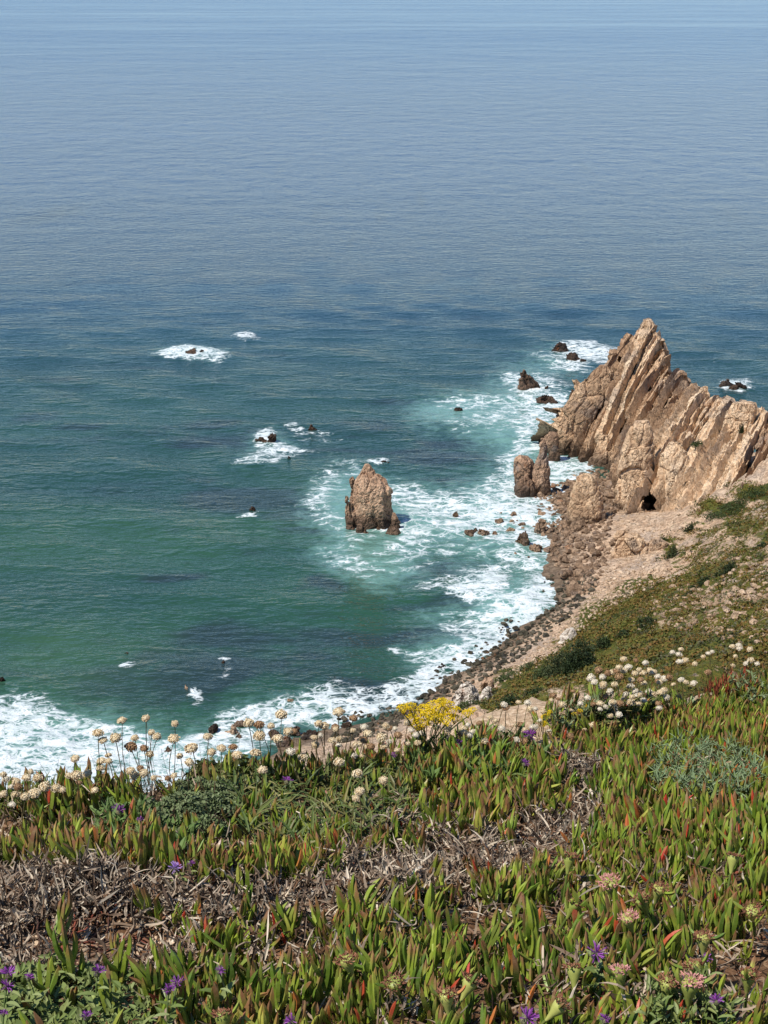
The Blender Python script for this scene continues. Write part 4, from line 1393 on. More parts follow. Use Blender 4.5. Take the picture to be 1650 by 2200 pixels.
# ------------------------------------------------------------------ ice plant
def strip_leaf(curve=.18, w=.085, seg=6, keel=.9, seed=0):
    """three-sided tapering finger leaf, unit length along z; flat side faces +x (towards the shoot)"""
    t = np.linspace(0, 1, seg + 1)
    pw = np.interp(t, [0, .12, .35, .62, .82, .94, 1], [.72, .9, 1.0, .98, .82, .55, .08]) * w
    x = curve * (t - t * t) * -1.0 + curve * .35 * t * t
    Lf = np.stack([x + pw * .35, -pw, t], 1)
    Rt = np.stack([x + pw * .35, pw, t], 1)
    Kl = np.stack([x - pw * keel, 0 * t, t], 1)
    In = np.stack([x + pw * .85, 0 * t, t], 1)
    Lf[:, 0] -= pw * .25
    Rt[:, 0] -= pw * .25
    V, F, T, E = [], [], [], []
    for a, b in ((Lf, In), (In, Rt), (Rt, Kl), (Kl, Lf)):
        o = len(V) * 0 + sum(len(q) for q in V)
        V.append(np.concatenate([a, b]))
        T.append(np.concatenate([t, t]))
        i = np.arange(seg)
        F.append(np.stack([o + i, o + i + seg + 1, o + i + seg + 2, o + i + 1], 1))
    return np.concatenate(V), np.concatenate(F), np.concatenate(T)


def ice_material():
    m = NT('ice_plant_leaf')
    r0 = m.math('FRACT', m.add(m.attr('rnd'), m.objrand()))
    r1 = m.math('FRACT', m.mul(r0, 7.31))
    t = m.attr('t')
    n = m.noise(m.pos, 55, 3, .6)
    nb = m.noise(m.pos, 2.2, 2, .5)
    col = m.ramp(m.math('ADD', m.mul(r0, .8), m.mul(m.math('SUBTRACT', nb, .5), .7), clamp=True), [(0, srgb(80, 104, 38)), (.22, srgb(112, 136, 44)), (.45, srgb(144, 158, 54)), (.65, srgb(118, 132, 54)), (.85, srgb(172, 170, 72)), (1, srgb(140, 126, 64))])
    # pale base, wine-red tips, a few leaves red or orange all over
    col = m.mix(m.ss(t, .0, .22, .75, 0), col, srgb(168, 170, 84))
    tip = m.mul(m.ss(m.add(t, m.mul(m.math('SUBTRACT', r1, .5), .75), m.mul(m.math('SUBTRACT', nb, .5), .6)), .60, 1.10), .85)
    col = m.mix(tip, col, m.mix(r1, srgb(168, 76, 62), srgb(128, 84, 66)))
    red = m.ss(r1, .96, .968)
    col = m.mix(m.mul(red, m.ss(t, -.1, .6)), col, m.mix(m.ss(r0, .3, .7), srgb(176, 62, 44), srgb(186, 112, 58)))
    col = m.mix(m.mul(m.ss(n, .45, .75), .25), col, srgb(150, 150, 90))
    b = m.bsdf(col, m.ss(n, .3, .7, .34, .55), m.bump(n, .25, .004), spec=.45)
    return m.done(b)


M_ICE = ice_material()
ICE = [strip_leaf(c, w, 6, k) for c, w, k in ((.20, .070, 1.0), (.30, .076, .95), (.12, .066, 1.05), (-.08, .072, 1.0), (.38, .068, 1.0))]
ICE_ME = [mesh_np('leaf', V, F, M_ICE, True, {'t': T, 'rnd': np.zeros(len(T))}) for V, F, T in ICE]


def shoot_mats(g, size):
    """matrices and variants of the leaves of one shoot"""
    out = []
    pairs = g.integers(2, 5) if g.random() < .6 else 4
    a0 = g.uniform(0, 6.28)
    tilt0 = g.uniform(.2, .52)
    for k in range(pairs):
        f = k / max(1, pairs - 1)
        for s in (0, 1):
            az = a0 + k * 1.57 + s * math.pi + g.normal(0, .15)
            tl = tilt0 * (1 - f) + .10 * f + g.normal(0, .1) + (g.uniform(.3, .8) if g.random() < .08 else 0)
            L = size * g.uniform(.8, 1.15) * (.82 + .35 * (.5 - abs(f - .5)))
            # local -x points outward so the flat side faces the axis
            M = Matrix.Translation((0, 0, size * .26 * k)) @ Matrix.Rotation(az, 4, 'Z') @ Matrix.Rotation(-tl, 4, 'Y') @ Matrix.Diagonal((L * g.uniform(.85, 1.2), L * g.uniform(.85, 1.2), L, 1))
            out.append((M, int(g.integers(0, 5)) if g.random() < .5 else int(g.integers(0, 3))))
    return out


LITTER = [[(-80, 1880), (100, 1872), (250, 1880), (330, 1892), (420, 1922), (520, 1900), (640, 1910), (720, 1872), (880, 1846), (960, 1812), (1060, 1796), (1190, 1745), (1240, 1700), (1290, 1740), (1300, 1800), (1200, 1850), (1130, 1872), (1060, 1912), (950, 1958), (850, 1982), (700, 2008), (600, 2012), (480, 2040), (400, 2080), (330, 2120), (200, 2110), (-80, 2105)],
          [(1200, 1655), (1290, 1640), (1310, 1700), (1260, 1720), (1210, 1700)]]
GREY_GC = [(-80, 2100), (120, 2085), (300, 2110), (330, 2260), (-80, 2300)]
BUSH_POLY = [(290, 1700), (400, 1660), (500, 1680), (520, 1780), (420, 1850), (320, 1830), (290, 1770)]
STRAP_POLY = [(480, 1690), (640, 1690), (860, 1660), (880, 1790), (760, 1830), (620, 1850), (520, 1820)]
PATCHG = [(1390, 1650), (1450, 1625), (1590, 1640), (1640, 1690), (1600, 1760), (1480, 1760), (1400, 1720)]
sp = .031
X, Y = np.meshgrid(np.arange(-2.0, 3.2, sp), np.arange(1.85, 8.6, sp))
X = X.ravel() + rng.uniform(-.5, .5, X.size) * sp
Y = Y.ravel() + rng.uniform(-.5, .5, Y.size) * sp
Z = nz(X, Y)
PX, PY, PF = project(np.stack([X, Y, Z], 1))
ok = (PX > -120) & (PX < 1780) & (PY < 2420)
ok &= Y < near_edge(X) + .35
lit = inpoly(PX, PY, LITTER[0]) | inpoly(PX, PY, LITTER[1])
dens = np.ones(len(X))
dens[lit] = 0.012
dens[inpoly(PX, PY, GREY_GC)] = .05
dens[inpoly(PX, PY, BUSH_POLY)] = .06
dens[inpoly(PX, PY, STRAP_POLY)] = .28
dens[inpoly(PX, PY, PATCHG)] = .22
dens[(PX > 200) & (PX < 300) & (PY > 1760) & (PY < 1850)] = .3
dens[(PX > 850) & (PX < 1180) & (PY < 1660)] = .4
clump = fbm(np.stack([X, Y, 0 * X], 1), 4.5, 3, 88)
dens *= np.clip(.88 + clump * 2.0, .06, 1)
ok &= rng.random(len(X)) < dens
idx = np.nonzero(ok)[0]
# hand placed tufts standing out of the litter
extra = []
for (px, py, n) in [(230, 1850, 5), (440, 1905, 8), (460, 1890, 6), (640, 1890, 9), (600, 1870, 6), (720, 1850, 7), (360, 2000, 3), (400, 2030, 3), (430, 2060, 4), (345, 1975, 2), (820, 1840, 5), (1090, 1830, 6), (940, 1960, 4), (60, 1840, 5), (140, 1835, 6), (520, 2010, 5), (300, 1880, 7), (80, 1870, 7), (180, 1878, 6), (560, 1905, 6), (690, 1890, 6), (780, 1868, 6), (900, 1850, 5), (1000, 1830, 6), (760, 1990, 5), (880, 1965, 5)]:
    for _ in range(n):
        p = near_hit(px + rng.normal(0, 16), py + rng.normal(0, 8))
        if p is not None:
            extra.append(p)
roots = [np.array([X[i], Y[i], Z[i]]) for i in idx] + extra
roots.sort(key=lambda p: p[1])
ice_soup = Soup()
n_ind = 0
SHOOTS = []
for j, p in enumerate(roots):
    g = np.random.default_rng(5000 + j)
    px, py, f = project(p)
    bigp = pn(p[0] * 1.7, p[1] * 1.7, 3.3)
    size = g.uniform(.048, .088) * (1.0 + .25 * bigp) * (1.0 if p[1] < 5 else .92)
    if g.random() < .1:
        size *= 1.2
    lean = (pn(p[0] * 2.3 + 9, p[1] * 2.3, 1.3), pn(p[0] * 2.3, p[1] * 2.3 + 40, 5.4))
    R = Euler((g.normal(-.06, .2) + .16 * lean[0], g.normal(-.05, .2) + .16 * lean[1], g.uniform(0, 6.28))).to_matrix().to_4x4()
    B = Matrix.Translation(Vector(p) - Vector((0, 0, .012))) @ R
    mats = shoot_mats(g, size)
    show = -40 < px < 1690 and 1800 < py < 2330
    if show and n_ind < 290 and (py - 1.2 * (0.1 * FPX / f) < 2190):
        n_ind += 1
        zone = ('in the dense mat at the lower right' if px > 1100 else 'in the mat below the dead leaf litter' if px > 520 else 'in the sparse lower left beside bare soil')
        o = put('ice_plant_shoot', None, matrix=B, label='upright fleshy ice plant shoot ' + zone, category='plant', group='ice plant shoots ' + zone)
        SHOOTS.append((float(px), float(py) - 60, o))
        for M, v in mats:
            put('leaf', ICE_ME[v], parent=o, matrix=M)
    else:
        for M, v in mats:
            V, F, T = ICE[v]
            A = np.array(B @ M)
            ice_soup.add(V @ A[:3, :3].T + A[:3, 3], F, t=T, rnd=g.random())
put('ice_plant_mat', ice_soup.mesh('ice_plant_mat', M_ICE, True), kind='stuff', label='thick mat of green ice plant with reddish tips', category='ice plant')

# ------------------------------------------------------------------ ice plant fruits (spent flowers)
M_FRUIT = leaf_material('fruit_skin', stops((150, 158, 74), (172, 172, 92), (128, 138, 60)), .45, .4)
M_FADED = leaf_material('faded_petals', stops((196, 134, 136), (206, 150, 140), (176, 118, 100), (214, 160, 150)), .8)
M_WITHER = leaf_material('withered_petals', stops((120, 78, 56), (150, 98, 74), (96, 62, 48), (168, 120, 90)), .8)


def lathe(prof, n=8):
    prof = np.array(prof, float)
    th = np.arange(n) * 2 * math.pi / n
    V = np.stack([np.cos(th)[:, None] * prof[None, :, 0], np.sin(th)[:, None] * prof[None, :, 0], np.broadcast_to(prof[:, 1], (n, len(prof)))], -1).reshape(-1, 3)
    return V, grid_faces(n, len(prof), True)


FV, FF = lathe([(.003, -.02), (.008, 0), (.014, .014), (.016, .026), (.013, .03), (0.001, .029)], 9)
FRUIT_ME = mesh_np('receptacle', FV, FF, M_FRUIT, True, {'rnd': np.zeros(len(FV)), 't': np.zeros(len(FV))})


def petal_disc(seed, R=.021, n=170, mat=None):
    g = np.random.default_rng(seed)
    s = Soup()
    for i in range(n):
        a = g.uniform(0, 6.28)
        rr = R * g.random() ** .5
        d = np.array([math.cos(a), math.sin(a), 0])
        c = d * rr + np.array([0, 0, .026 + .006 * g.random() * (1.3 - rr / R)])
        e = d * g.uniform(.001, .004) + np.array([g.normal() * .003, g.normal() * .003, g.uniform(.001, .006)])
        w = np.cross(e, g.normal(size=3))
        w = w / np.linalg.norm(w) * .0014
        s.add(np.stack([c - w, c + w, c + e + w * .6, c + e - w * .6]), np.array([[0, 1, 2, 3]]), rnd=g.random(), t=0)
    return s.mesh('petals', mat)


def stem_mesh(bx, by, name='stem', mat=None, r=.5, seg=7):
    t = np.linspace(0, 1, seg)
    c = np.stack([bx * np.sin(t * math.pi), by * np.sin(t * math.pi), t], 1)
    th = np.arange(4) * 1.5708
    V = (c[:, None] + np.stack([np.cos(th) * r, np.sin(th) * r, 0 * th], 1)[None] * np.array([1, 1, 1])).reshape(-1, 3)
    F = []
    for i in range(seg - 1):
        for k in range(4):
            F.append([i * 4 + k, i * 4 + (k + 1) % 4, (i + 1) * 4 + (k + 1) % 4, (i + 1) * 4 + k])
    return mesh_np(name, V, np.array(F), mat, True, {'rnd': np.zeros(len(V)), 't': np.repeat(t, 4)})


M_STALK = leaf_material('green_stalk', stops((84, 98, 40), (104, 112, 50)), .5)
STALK = stem_mesh(.3, .2, 'stalk', M_STALK)
PETALS = [petal_disc(i, mat=M_FADED if i < 3 else M_WITHER) for i in range(6)]
FRUITS = [(1319, 1896, 1, 'pink spent ice plant flower held above the leaves'), (1413, 1905, 4, 'orange brown withered ice plant fruit right of the pink one'), (1356, 1967, 0, 'small pinkish withered fruit below the pink flower'), (1336, 2086, 2, 'pink withered fruit beside the purple thistle head'), (1482, 2114, 1, 'large pink withered fruit near the bottom right'), (1432, 2109, 4, 'orange withered fruit touching the large pink one'), (1235, 2083, 5, 'brown withered fruit left of the purple thistle head'), (1222, 1841, 3, 'small brown fruit at the upper edge of the mat'), (1619, 1947, 3, 'withered brown fruit at the right edge'), (1513, 2013, 4, 'red brown withered fruit below the one at the right edge'), (852, 2101, 5, 'brown fruit with upright sepals in the lower middle'), (1574, 1841, 3, 'brown fruit high at the right'), (1189, 2152, 3, 'shaggy brown fruit near the bottom'), (962, 2137, 4, 'red brown fruit low in the middle'), (1227, 1936, 5, 'dark brown fruit left of the pink flower'), (1608, 2093, 3, 'brown fruit at the lower right edge'), (1387, 1931, 3, 'flat brown fruit under the orange one'), (1001, 2106, 5, 'brown fruit beside the red tipped leaves'), (752, 2059, 4, 'orange brown fruit below the litter'), (479, 2183, 5, 'dark red fruit at the bottom left of the mat'), (1500, 2075, 3, 'wilted brown fruit above the large pink one')]
for i, (px, py, pv, lab) in enumerate(FRUITS):
    p0 = ground_at(px, py + 118)
    P = at(px, py, p0[1] - .0)
    g = np.random.default_rng(i + 900)
    o = thing('ice_plant_fruit', lab, 'flower', tuple(P - np.array([0, 0, .026])), 'spent ice plant flowers', (g.normal(.25, .2), g.normal(0, .2), g.uniform(0, 6.28)))
    o.scale = (.95,) * 3 if i not in (0, 4) else (1.15,) * 3
    put('receptacle', FRUIT_ME, parent=o)
    put('petals', PETALS[pv], parent=o)
    for k in range(4):
        a = k * 1.57 + g.normal(0, .2)
        L = (.036 if k % 2 == 0 else .017) * g.uniform(.8, 1.2)
        M = Matrix.Translation((math.cos(a) * .013, math.sin(a) * .013, .022)) @ Matrix.Rotation(a + math.pi, 4, 'Z') @ Matrix.Rotation(-g.uniform(.35, 1.15), 4, 'Y') @ Matrix.Diagonal((L * 1.7, L * 1.7, L, 1))
        put('sepal', ICE_ME[k % 3], parent=o, matrix=M)
    # stalk down to the mat
    put('stalk', STALK, parent=o, matrix=Matrix.Translation((0, 0, -.10)) @ Matrix.Diagonal((.007, .007, .09, 1)))

# ------------------------------------------------------------------ thrift
M_HEAD = leaf_material('dried_thrift', stops((206, 182, 142), (224, 204, 166), (234, 218, 186), (214, 192, 152), (180, 148, 108)), .9, .1)
M_HEADW = leaf_material('white_thrift', stops((216, 202, 176), (230, 220, 198), (206, 188, 158), (236, 228, 212)), .9, .1)
M_HEADB = leaf_material('old_thrift', stops((150, 116, 84), (176, 140, 104), (128, 98, 70), (190, 158, 122)), .9, .1)
M_STEM = leaf_material('thrift_stem', stops((92, 86, 50), (110, 92, 60), (78, 76, 44)), .7)


def head_mesh(seed, mat):
    g = np.random.default_rng(seed)
    s = Soup()
    V0, F0 = icos(1)
    s.add(V0 * .8 * np.array([1, 1, .85]), F0, rnd=.85, t=0)
    n = 95
    for i in range(n):
        z = 1 - 1.85 * (i + .5) / n
        a = i * 2.39996 + g.normal(0, .15)
        d = np.array([math.sqrt(max(0, 1 - z * z)) * math.cos(a), math.sqrt(max(0, 1 - z * z)) * math.sin(a), z * .88])
        u = np.cross(d, g.normal(size=3))
        u /= np.linalg.norm(u)
        w = np.cross(d, u)
        r = g.uniform(.13, .2)
        tip = d * g.uniform(.88, 1.1) * (1 + .22 * pn(d[0] * 1.6 + seed * 3.1, d[1] * 1.6, d[2] * 1.6))
        base = d * .72
        an = np.arange(4) * 1.5708 + g.uniform(0, 1.5)
        ring = tip + (np.cos(an)[:, None] * u + np.sin(an)[:, None] * w) * r
        V = np.concatenate([[base], ring, [tip - d * .06]])
        F = np.array([[0, 2, 1], [0, 3, 2], [0, 4, 3], [0, 1, 4], [5, 1, 2], [5, 2, 3], [5, 3, 4], [5, 4, 1]])
        s.add(V, F, rnd=g.random() * .75, t=0)
    return s.mesh('flower_head', mat)


HEADS = [head_mesh(i, M_HEAD) for i in range(4)]
HEADSB = [head_mesh(i + 20, M_HEADB) for i in range(2)]
HEADSW = [head_mesh(i + 10, M_HEADW) for i in range(3)]


# stems are one unit long; thickness is set by the x,y scale (so the bend grows with it: small)
STEMS = [stem_mesh(b, c, 'stem', M_STEM) for b, c in ((6, 0), (-7, 3), (3, -6), (-3, -3))]


def stem_matrix(root, tip, thick):
    d = Vector(tip) - Vector(root)
    q = d.to_track_quat('Z', 'Y').to_matrix().to_4x4()
    return Matrix.Translation(Vector(root)) @ q @ Matrix.Diagonal((thick, thick, d.length, 1)), d.length


def cr(lst, x0, y0, k):
    return [(x0 + a * k, y0 + b * k) for a, b in lst]


TL = cr([(508, 190), (608, 181), (730, 203), (408, 242), (430, 272), (482, 263), (562, 263), (632, 240), (655, 257), (724, 266), (868, 258), (601, 307), (547, 300), (313, 349), (800, 306), (883, 322), (925, 306), (972, 300), (990, 333), (1067, 325), (1038, 200), (1080, 208), (1131, 213), (1174, 165), (1202, 237), (1082, 254), (1160, 266), (1330, 203), (1352, 212), (1413, 154), (1474, 180), (1315, 292), (1265, 343), (1385, 273), (1415, 268), (1415, 363), (1492, 411), (1600, 440), (1095, 396), (1500, 486), (1486, 515), (320, 420), (364, 411), (157, 431), (186, 467), (145, 492), (1535, 245), (1590, 262), (1610, 213)], 0, 1450, .515)
TLs = cr([(423, 358), (418, 390), (287, 420), (234, 472), (262, 480), (105, 508), (128, 404), (110, 428), (68, 445), (25, 434), (15, 415), (48, 465), (75, 468), (65, 500), (15, 497), (50, 541), (452, 335), (453, 360), (625, 330), (750, 338), (545, 400), (585, 390), (600, 410), (790, 365), (725, 420), (640, 430), (700, 432), (500, 445), (395, 480), (330, 450), (560, 420)], 0, 1450, .515)
TR = cr([(1226, 518), (1264, 505), (1255, 527), (1258, 560), (900, 598), (867, 632), (916, 628), (920, 663), (880, 650), (959, 607), (990, 585), (1080, 596), (1060, 612), (1045, 640), (990, 627), (1040, 668), (970, 660), (1010, 600), (1030, 585), (1085, 640), (1100, 655), (1140, 605), (1160, 625), (1190, 635), (1210, 628), (1170, 650), (1120, 690), (1085, 700), (1060, 690), (1020, 705), (985, 712), (950, 690), (930, 715), (1140, 705), (1175, 695), (1200, 718), (1100, 730), (1075, 745), (1040, 740), (1000, 748), (960, 745), (1230, 660), (1265, 640), (1285, 650), (1320, 655), (1384, 607), (1010, 548), (1065, 555), (1106, 565)], 850, 1150, .485)
TRs = cr([(1283, 553), (1325, 569), (1362, 538), (1386, 523), (1403, 516), (1491, 492), (1521, 488), (1523, 500), (1505, 535), (1568, 505), (1574, 553), (1551, 568), (1602, 569), (1494, 577), (785, 690), (545, 740), (488, 763), (480, 750), (595, 770), (620, 768), (652, 780), (420, 808), (470, 855), (555, 840), (637, 820), (585, 742), (700, 710), (690, 730), (720, 725), (740, 750), (320, 840), (340, 870), (300, 855), (235, 850), (200, 820), (165, 815), (150, 830), (180, 850), (290, 880), (330, 885), (535, 905), (850, 720), (880, 735), (905, 745), (930, 760), (820, 745), (905, 770), (970, 775), (990, 795), (950, 800), (780, 780)], 850, 1150, .485)
g = np.random.default_rng(31)
for _ in range(26):
    TLs.append((g.uniform(620, 860), g.uniform(1560, 1625)))
for _ in range(30):
    TRs.append((g.uniform(870, 1280), g.uniform(1545, 1600)))
for _ in range(20):
    TR.append((g.uniform(1270, 1430), g.uniform(1440, 1530)))
n_th = 0
TH = []
for grp, (lst, rad, lo, hi, white) in enumerate([(TL, .0165, 70, 150, 0), (TLs, .0125, 40, 110, .25), (TR, .0150, 40, 90, .35), (TRs, .0120, 20, 60, .3)]):
    for (px, py) in lst:
        g = np.random.default_rng(int(px * 13 + py * 7))
        e = np.interp(px, EDGE_X, EDGE_Y)
        ry = max(py + g.uniform(lo, hi), e + g.uniform(4, 36))
        rx = px + g.normal(0, 16) + (18 if px < 700 else 0) * (ry - py) / 150
        root = ground_at(rx, ry)
        tip = at(px, py, root[1] + g.normal(0, .03))
        if tip[2] < root[2] + .03:
            tip = root + np.array([0, 0, .05])
        side = ('at the far left edge' if px < 130 else 'left of the grey bush' if px < 320 else 'rising behind the grey bush' if px < 470 else 'left of the yellow flowers' if px < 860 else 'around the yellow flowers' if px < 1060 else 'on gravel right of the yellow flowers' if px < 1250 else 'in the dense cluster at right' if px < 1445 else 'at the far right edge')
        big_ = 'large cream dried thrift head ' if rad > .014 else 'small cream dried thrift head '
        o = thing('thrift_flower', big_ + side, 'flower', tuple(root), 'thrift flowers ' + side)
        d = tip - root
        r_ = rad * g.uniform(.74, 1.2) * (1.0 if root[1] < 6 else 1.1)
        M, L = stem_matrix((0, 0, -.01), Vector(d) - Vector(d).normalized() * r_ * .6, .0026)
        put('stem', STEMS[g.integers(4)], parent=o, matrix=M)
        rr_ = g.random()
        h = HEADSW[g.integers(3)] if rr_ < white else HEADSB[g.integers(2)] if rr_ > .86 else HEADS[g.integers(4)]
        q = Vector(d).to_track_quat('Z', 'Y').to_matrix().to_4x4()
        put('flower_head', h, parent=o, matrix=Matrix.Translation(d) @ q @ Matrix.Rotation(g.uniform(0, 6), 4, 'Z') @ Matrix.Diagonal((r_, r_, r_ * g.uniform(.68, 1.0), 1)))
        TH.append((px, py, rad, side, o))
        n_th += 1

for side in sorted({t[3] for t in TH}):
    for bigq, word in ((True, 'large'), (False, 'small')):
        m_ = sorted([t for t in TH if t[3] == side and (t[2] > .014) == bigq])
        for k, t in enumerate(m_):
            t[4]['label'] = '%s cream dried thrift head, %s from the left %s' % (word, ordinal(k + 1), side)

# ------------------------------------------------------------------ small plants and litter of the foreground
M_LITTER = leaf_material('dead_leaf', stops((26, 20, 16), (62, 48, 37), (124, 104, 86), (170, 150, 128), (36, 28, 23), (212, 196, 172), (110, 82, 60), (74, 61, 51)), .8, .15)
M_SILVER = leaf_material('silver_leaf', stops((96, 108, 74), (122, 132, 94), (82, 96, 58), (140, 148, 112)), .8, .1)
M_GREYG = leaf_material('grey_green_leaf', stops((98, 112, 60), (120, 132, 76), (90, 106, 50), (136, 144, 94), (110, 118, 58)), .65, .2)
M_STRAP = leaf_material('strap_leaf', stops((62, 78, 34), (80, 96, 42), (100, 110, 54), (84, 84, 44), (136, 128, 76)), .5, .35)
M_KNAP = leaf_material('knapweed_leaf', stops((78, 100, 50), (96, 118, 62), (112, 130, 76), (84, 104, 58)), .6, .2)
M_STICK = leaf_material('grey_succulent', stops((112, 130, 92), (134, 150, 112), (98, 118, 78), (150, 162, 124)), .6, .2)
M_PURPLE = leaf_material('purple_floret', stops((132, 54, 140), (160, 82, 168), (178, 108, 188), (112, 44, 118)), .6, .1, .25)
M_LILAC = leaf_material('lilac_floret', stops((176, 136, 206), (200, 166, 224), (158, 112, 190)), .6, .1, .25)
M_BRACT = leaf_material('thistle_bract', stops((104, 108, 70), (90, 84, 58), (122, 118, 86)), .7)
M_YELLOW = leaf_material('yellow_floret', stops((214, 178, 18), (228, 198, 30), (200, 160, 14), (234, 208, 60)), .6, .1)
M_YSTEM = leaf_material('green_stem', stops((92, 112, 58), (110, 124, 70)), .6)
M_RED = leaf_material('red_sorrel', stops((138, 62, 44), (162, 84, 58), (118, 54, 40)), .7)


_BC = {}


def blade(L, W, bend, fold=.25, seg=4):
    """lanceolate blade along +x, bending up or down in z, folded along its midrib"""
    t = np.linspace(0, 1, seg + 1)
    w = np.interp(t, [0, .15, .45, .8, 1], [.35, .75, 1, .6, .03]) * W
    ang = bend * t
    x = np.cumsum(np.r_[0, np.cos((ang[:-1] + ang[1:]) / 2)]) * L / seg
    z = np.cumsum(np.r_[0, np.sin((ang[:-1] + ang[1:]) / 2)]) * L / seg
    V = np.concatenate([np.stack([x, w, z + w * fold * 2], 1), np.stack([x, 0 * w, z], 1), np.stack([x, -w, z + w * fold * 2], 1)])
    i = np.arange(seg)
    n = seg + 1
    F = np.concatenate([np.stack([i, i + n, i + n + 1, i + 1], 1), np.stack([i + n, i + 2 * n, i + 2 * n + 1, i + n + 1], 1)])
    return V, F, np.tile(t, 3)


def scatter_px(poly, n, g):
    q = np.array(poly, float)
    out = []
    while len(out) < n:
        a = g.uniform(q[:, 0].min(), q[:, 0].max(), 4 * n)
        b = g.uniform(q[:, 1].min(), q[:, 1].max(), 4 * n)
        m = inpoly(a, b, poly)
        out += list(zip(a[m], b[m]))
    return out[:n]


# ground points by pixel, looked up in a table (fast)
_tx, _ty = np.meshgrid(np.arange(-120, 1780, 8.), np.arange(1430, 2420, 6.), indexing='ij')
_T = np.full(_tx.shape + (3,), np.nan)
_d = ray(_tx, _ty)
_d = _d / _d[..., 1:2]
_hit = np.zeros(_tx.shape, bool)
for _Y in np.arange(1.7, 9.5, .02):
    _P = _d * _Y + np.array([0, 0, CAM_H])
    _new = (~_hit) & (_P[..., 2] <= nz(_P[..., 0], _P[..., 1]))
    _T[_new] = _P[_new]
    _hit |= _new


def gpt(px, py):
    i = int(np.clip(round((px + 120) / 8), 0, _tx.shape[0] - 1))
    j = int(np.clip(round((py - 1430) / 6), 0, _tx.shape[1] - 1))
    p = _T[i, j]
    if np.isnan(p[0]):
        return None
    k = p[1] / FPX
    x = p[0] + (px - _tx[i, j]) * k
    y = p[1] - (py - _ty[i, j]) * k * 1.2
    return np.array([x, y, float(nz(x, y))])


# --- dead leaves: curled grey and brown ribbons
g = np.random.default_rng(404)
lit_s = Soup()
for poly, n in ((LITTER[0], 8500), (LITTER[1], 900), ([(330, 1780), (1650, 1640), (1650, 2240), (330, 2240)], 3600), ([(-60, 1700), (500, 1700), (500, 1860), (-60, 1860)], 900), ([(880, 1740), (1080, 1740), (1080, 1900), (760, 1960), (700, 1900)], 1500), ([(-60, 1850), (420, 1850), (300, 1960), (-60, 1990)], 1400)):
    for px, py in scatter_px(poly, n, g):
        p = gpt(px, py)
        if p is None:
            continue
        # leave the hollow of bare soil thinly covered
        if ((px - 240) / 190) ** 2 + ((py - 2035) / 62) ** 2 < 1 and g.random() < .86:
            continue
        V, F, T = blade(g.uniform(.03, .085), g.uniform(.0014, .0042), g.normal(0, 2.4), g.uniform(.1, .8), 4)
        R = rotm((g.normal(0, .6), g.normal(0, .5), g.uniform(0, 6.28)))
        lit_s.add(V @ R.T + p + np.array([0, 0, g.uniform(.0, .03) + .075 * max(0, pn(p[0] * 9, p[1] * 9, .37))]), F, rnd=(g.random() * .75 + .25 * pn(p[0] * 5, p[1] * 5, 7.2)) % 1.0, t=T)
put('dead_leaf_litter', lit_s.mesh('dead_leaf_litter', M_LITTER, False), kind='stuff', label='curled grey and brown dead leaves covering the ground', category='leaf litter')

# --- trailing ice plant stems and dead branches woven through the litter
g = np.random.default_rng(808)
M_TRAIL = leaf_material('trailing_stem', stops((96, 66, 50), (126, 84, 62), (150, 118, 92), (80, 60, 50), (146, 78, 60)), .7)
tr = Soup()
for poly, n in ((LITTER[0], 300), (LITTER[1], 20), ([(520, 1800), (1650, 1700), (1650, 2240), (330, 2240)], 150), ([(-40, 1840), (520, 1840), (400, 1960), (-40, 2000)], 90)):
    for px, py in scatter_px(poly, n, g):
        p = gpt(px, py)
        if p is None:
            continue
        L = g.uniform(.06, .2)
        a = g.uniform(0, 6.28)
        seg = 7
        r_ = g.uniform(.0012, .0038)
        pts = [p + np.array([0, 0, g.uniform(.0, .03)])]
        for k in range(seg):
            a += g.normal(0, .4)
            q = pts[-1] + np.array([math.cos(a), math.sin(a), 0]) * L / seg
            zq = float(nz(q[0], q[1])) + .045 * max(0, pn(q[0] * 9, q[1] * 9, .37)) + g.uniform(.0, .022)
            q[2] = pts[-1][2] * .45 + zq * .55
            pts.append(q)
        pts = np.array(pts)
        T_ = np.gradient(pts, axis=0)
        T_ /= np.linalg.norm(T_, axis=1, keepdims=True)
        S_ = np.cross(T_, [0, 0, 1.])
        S_ /= np.linalg.norm(S_, axis=1, keepdims=True) + 1e-9
        U_ = np.cross(S_, T_)
        th = np.arange(5) * 2 * math.pi / 5
        rad_ = r_ * np.linspace(1.1, .6, seg + 1)[:, None, None]
        V = (pts[:, None] + rad_ * (np.cos(th)[None, :, None] * S_[:, None] + np.sin(th)[None, :, None] * U_[:, None])).reshape(-1, 3)
        F = np.array([[i * 5 + k, i * 5 + (k + 1) % 5, (i + 1) * 5 + (k + 1) % 5, (i + 1) * 5 + k] for i in range(seg) for k in range(5)])
        tr.add(V, F, rnd=g.random(), t=0)
put('trailing_stems', tr.mesh('trailing_stems', M_TRAIL, True), kind='stuff', label='tangle of brown trailing stems in the dead leaves', category='dead stems')

# --- small stones and clods on the bare soil
peb = Soup()
for px, py in scatter_px([(-40, 1960), (420, 1940), (420, 2100), (-40, 2110)], 420, g) + scatter_px(LITTER[0], 250, g):
    p = gpt(px, py)
    if p is None:
        continue
    V, F = ST_LO[g.integers(8)]
    s = g.uniform(.003, .011)
    peb.add(rotz(V, g.uniform(0, 6.28)) * s + p, F, rnd=g.random(), t=0)
put('soil_crumbs', peb.mesh('soil_crumbs', M_CREAM), kind='stuff', label='small tan stones on bare brown soil', category='pebbles')

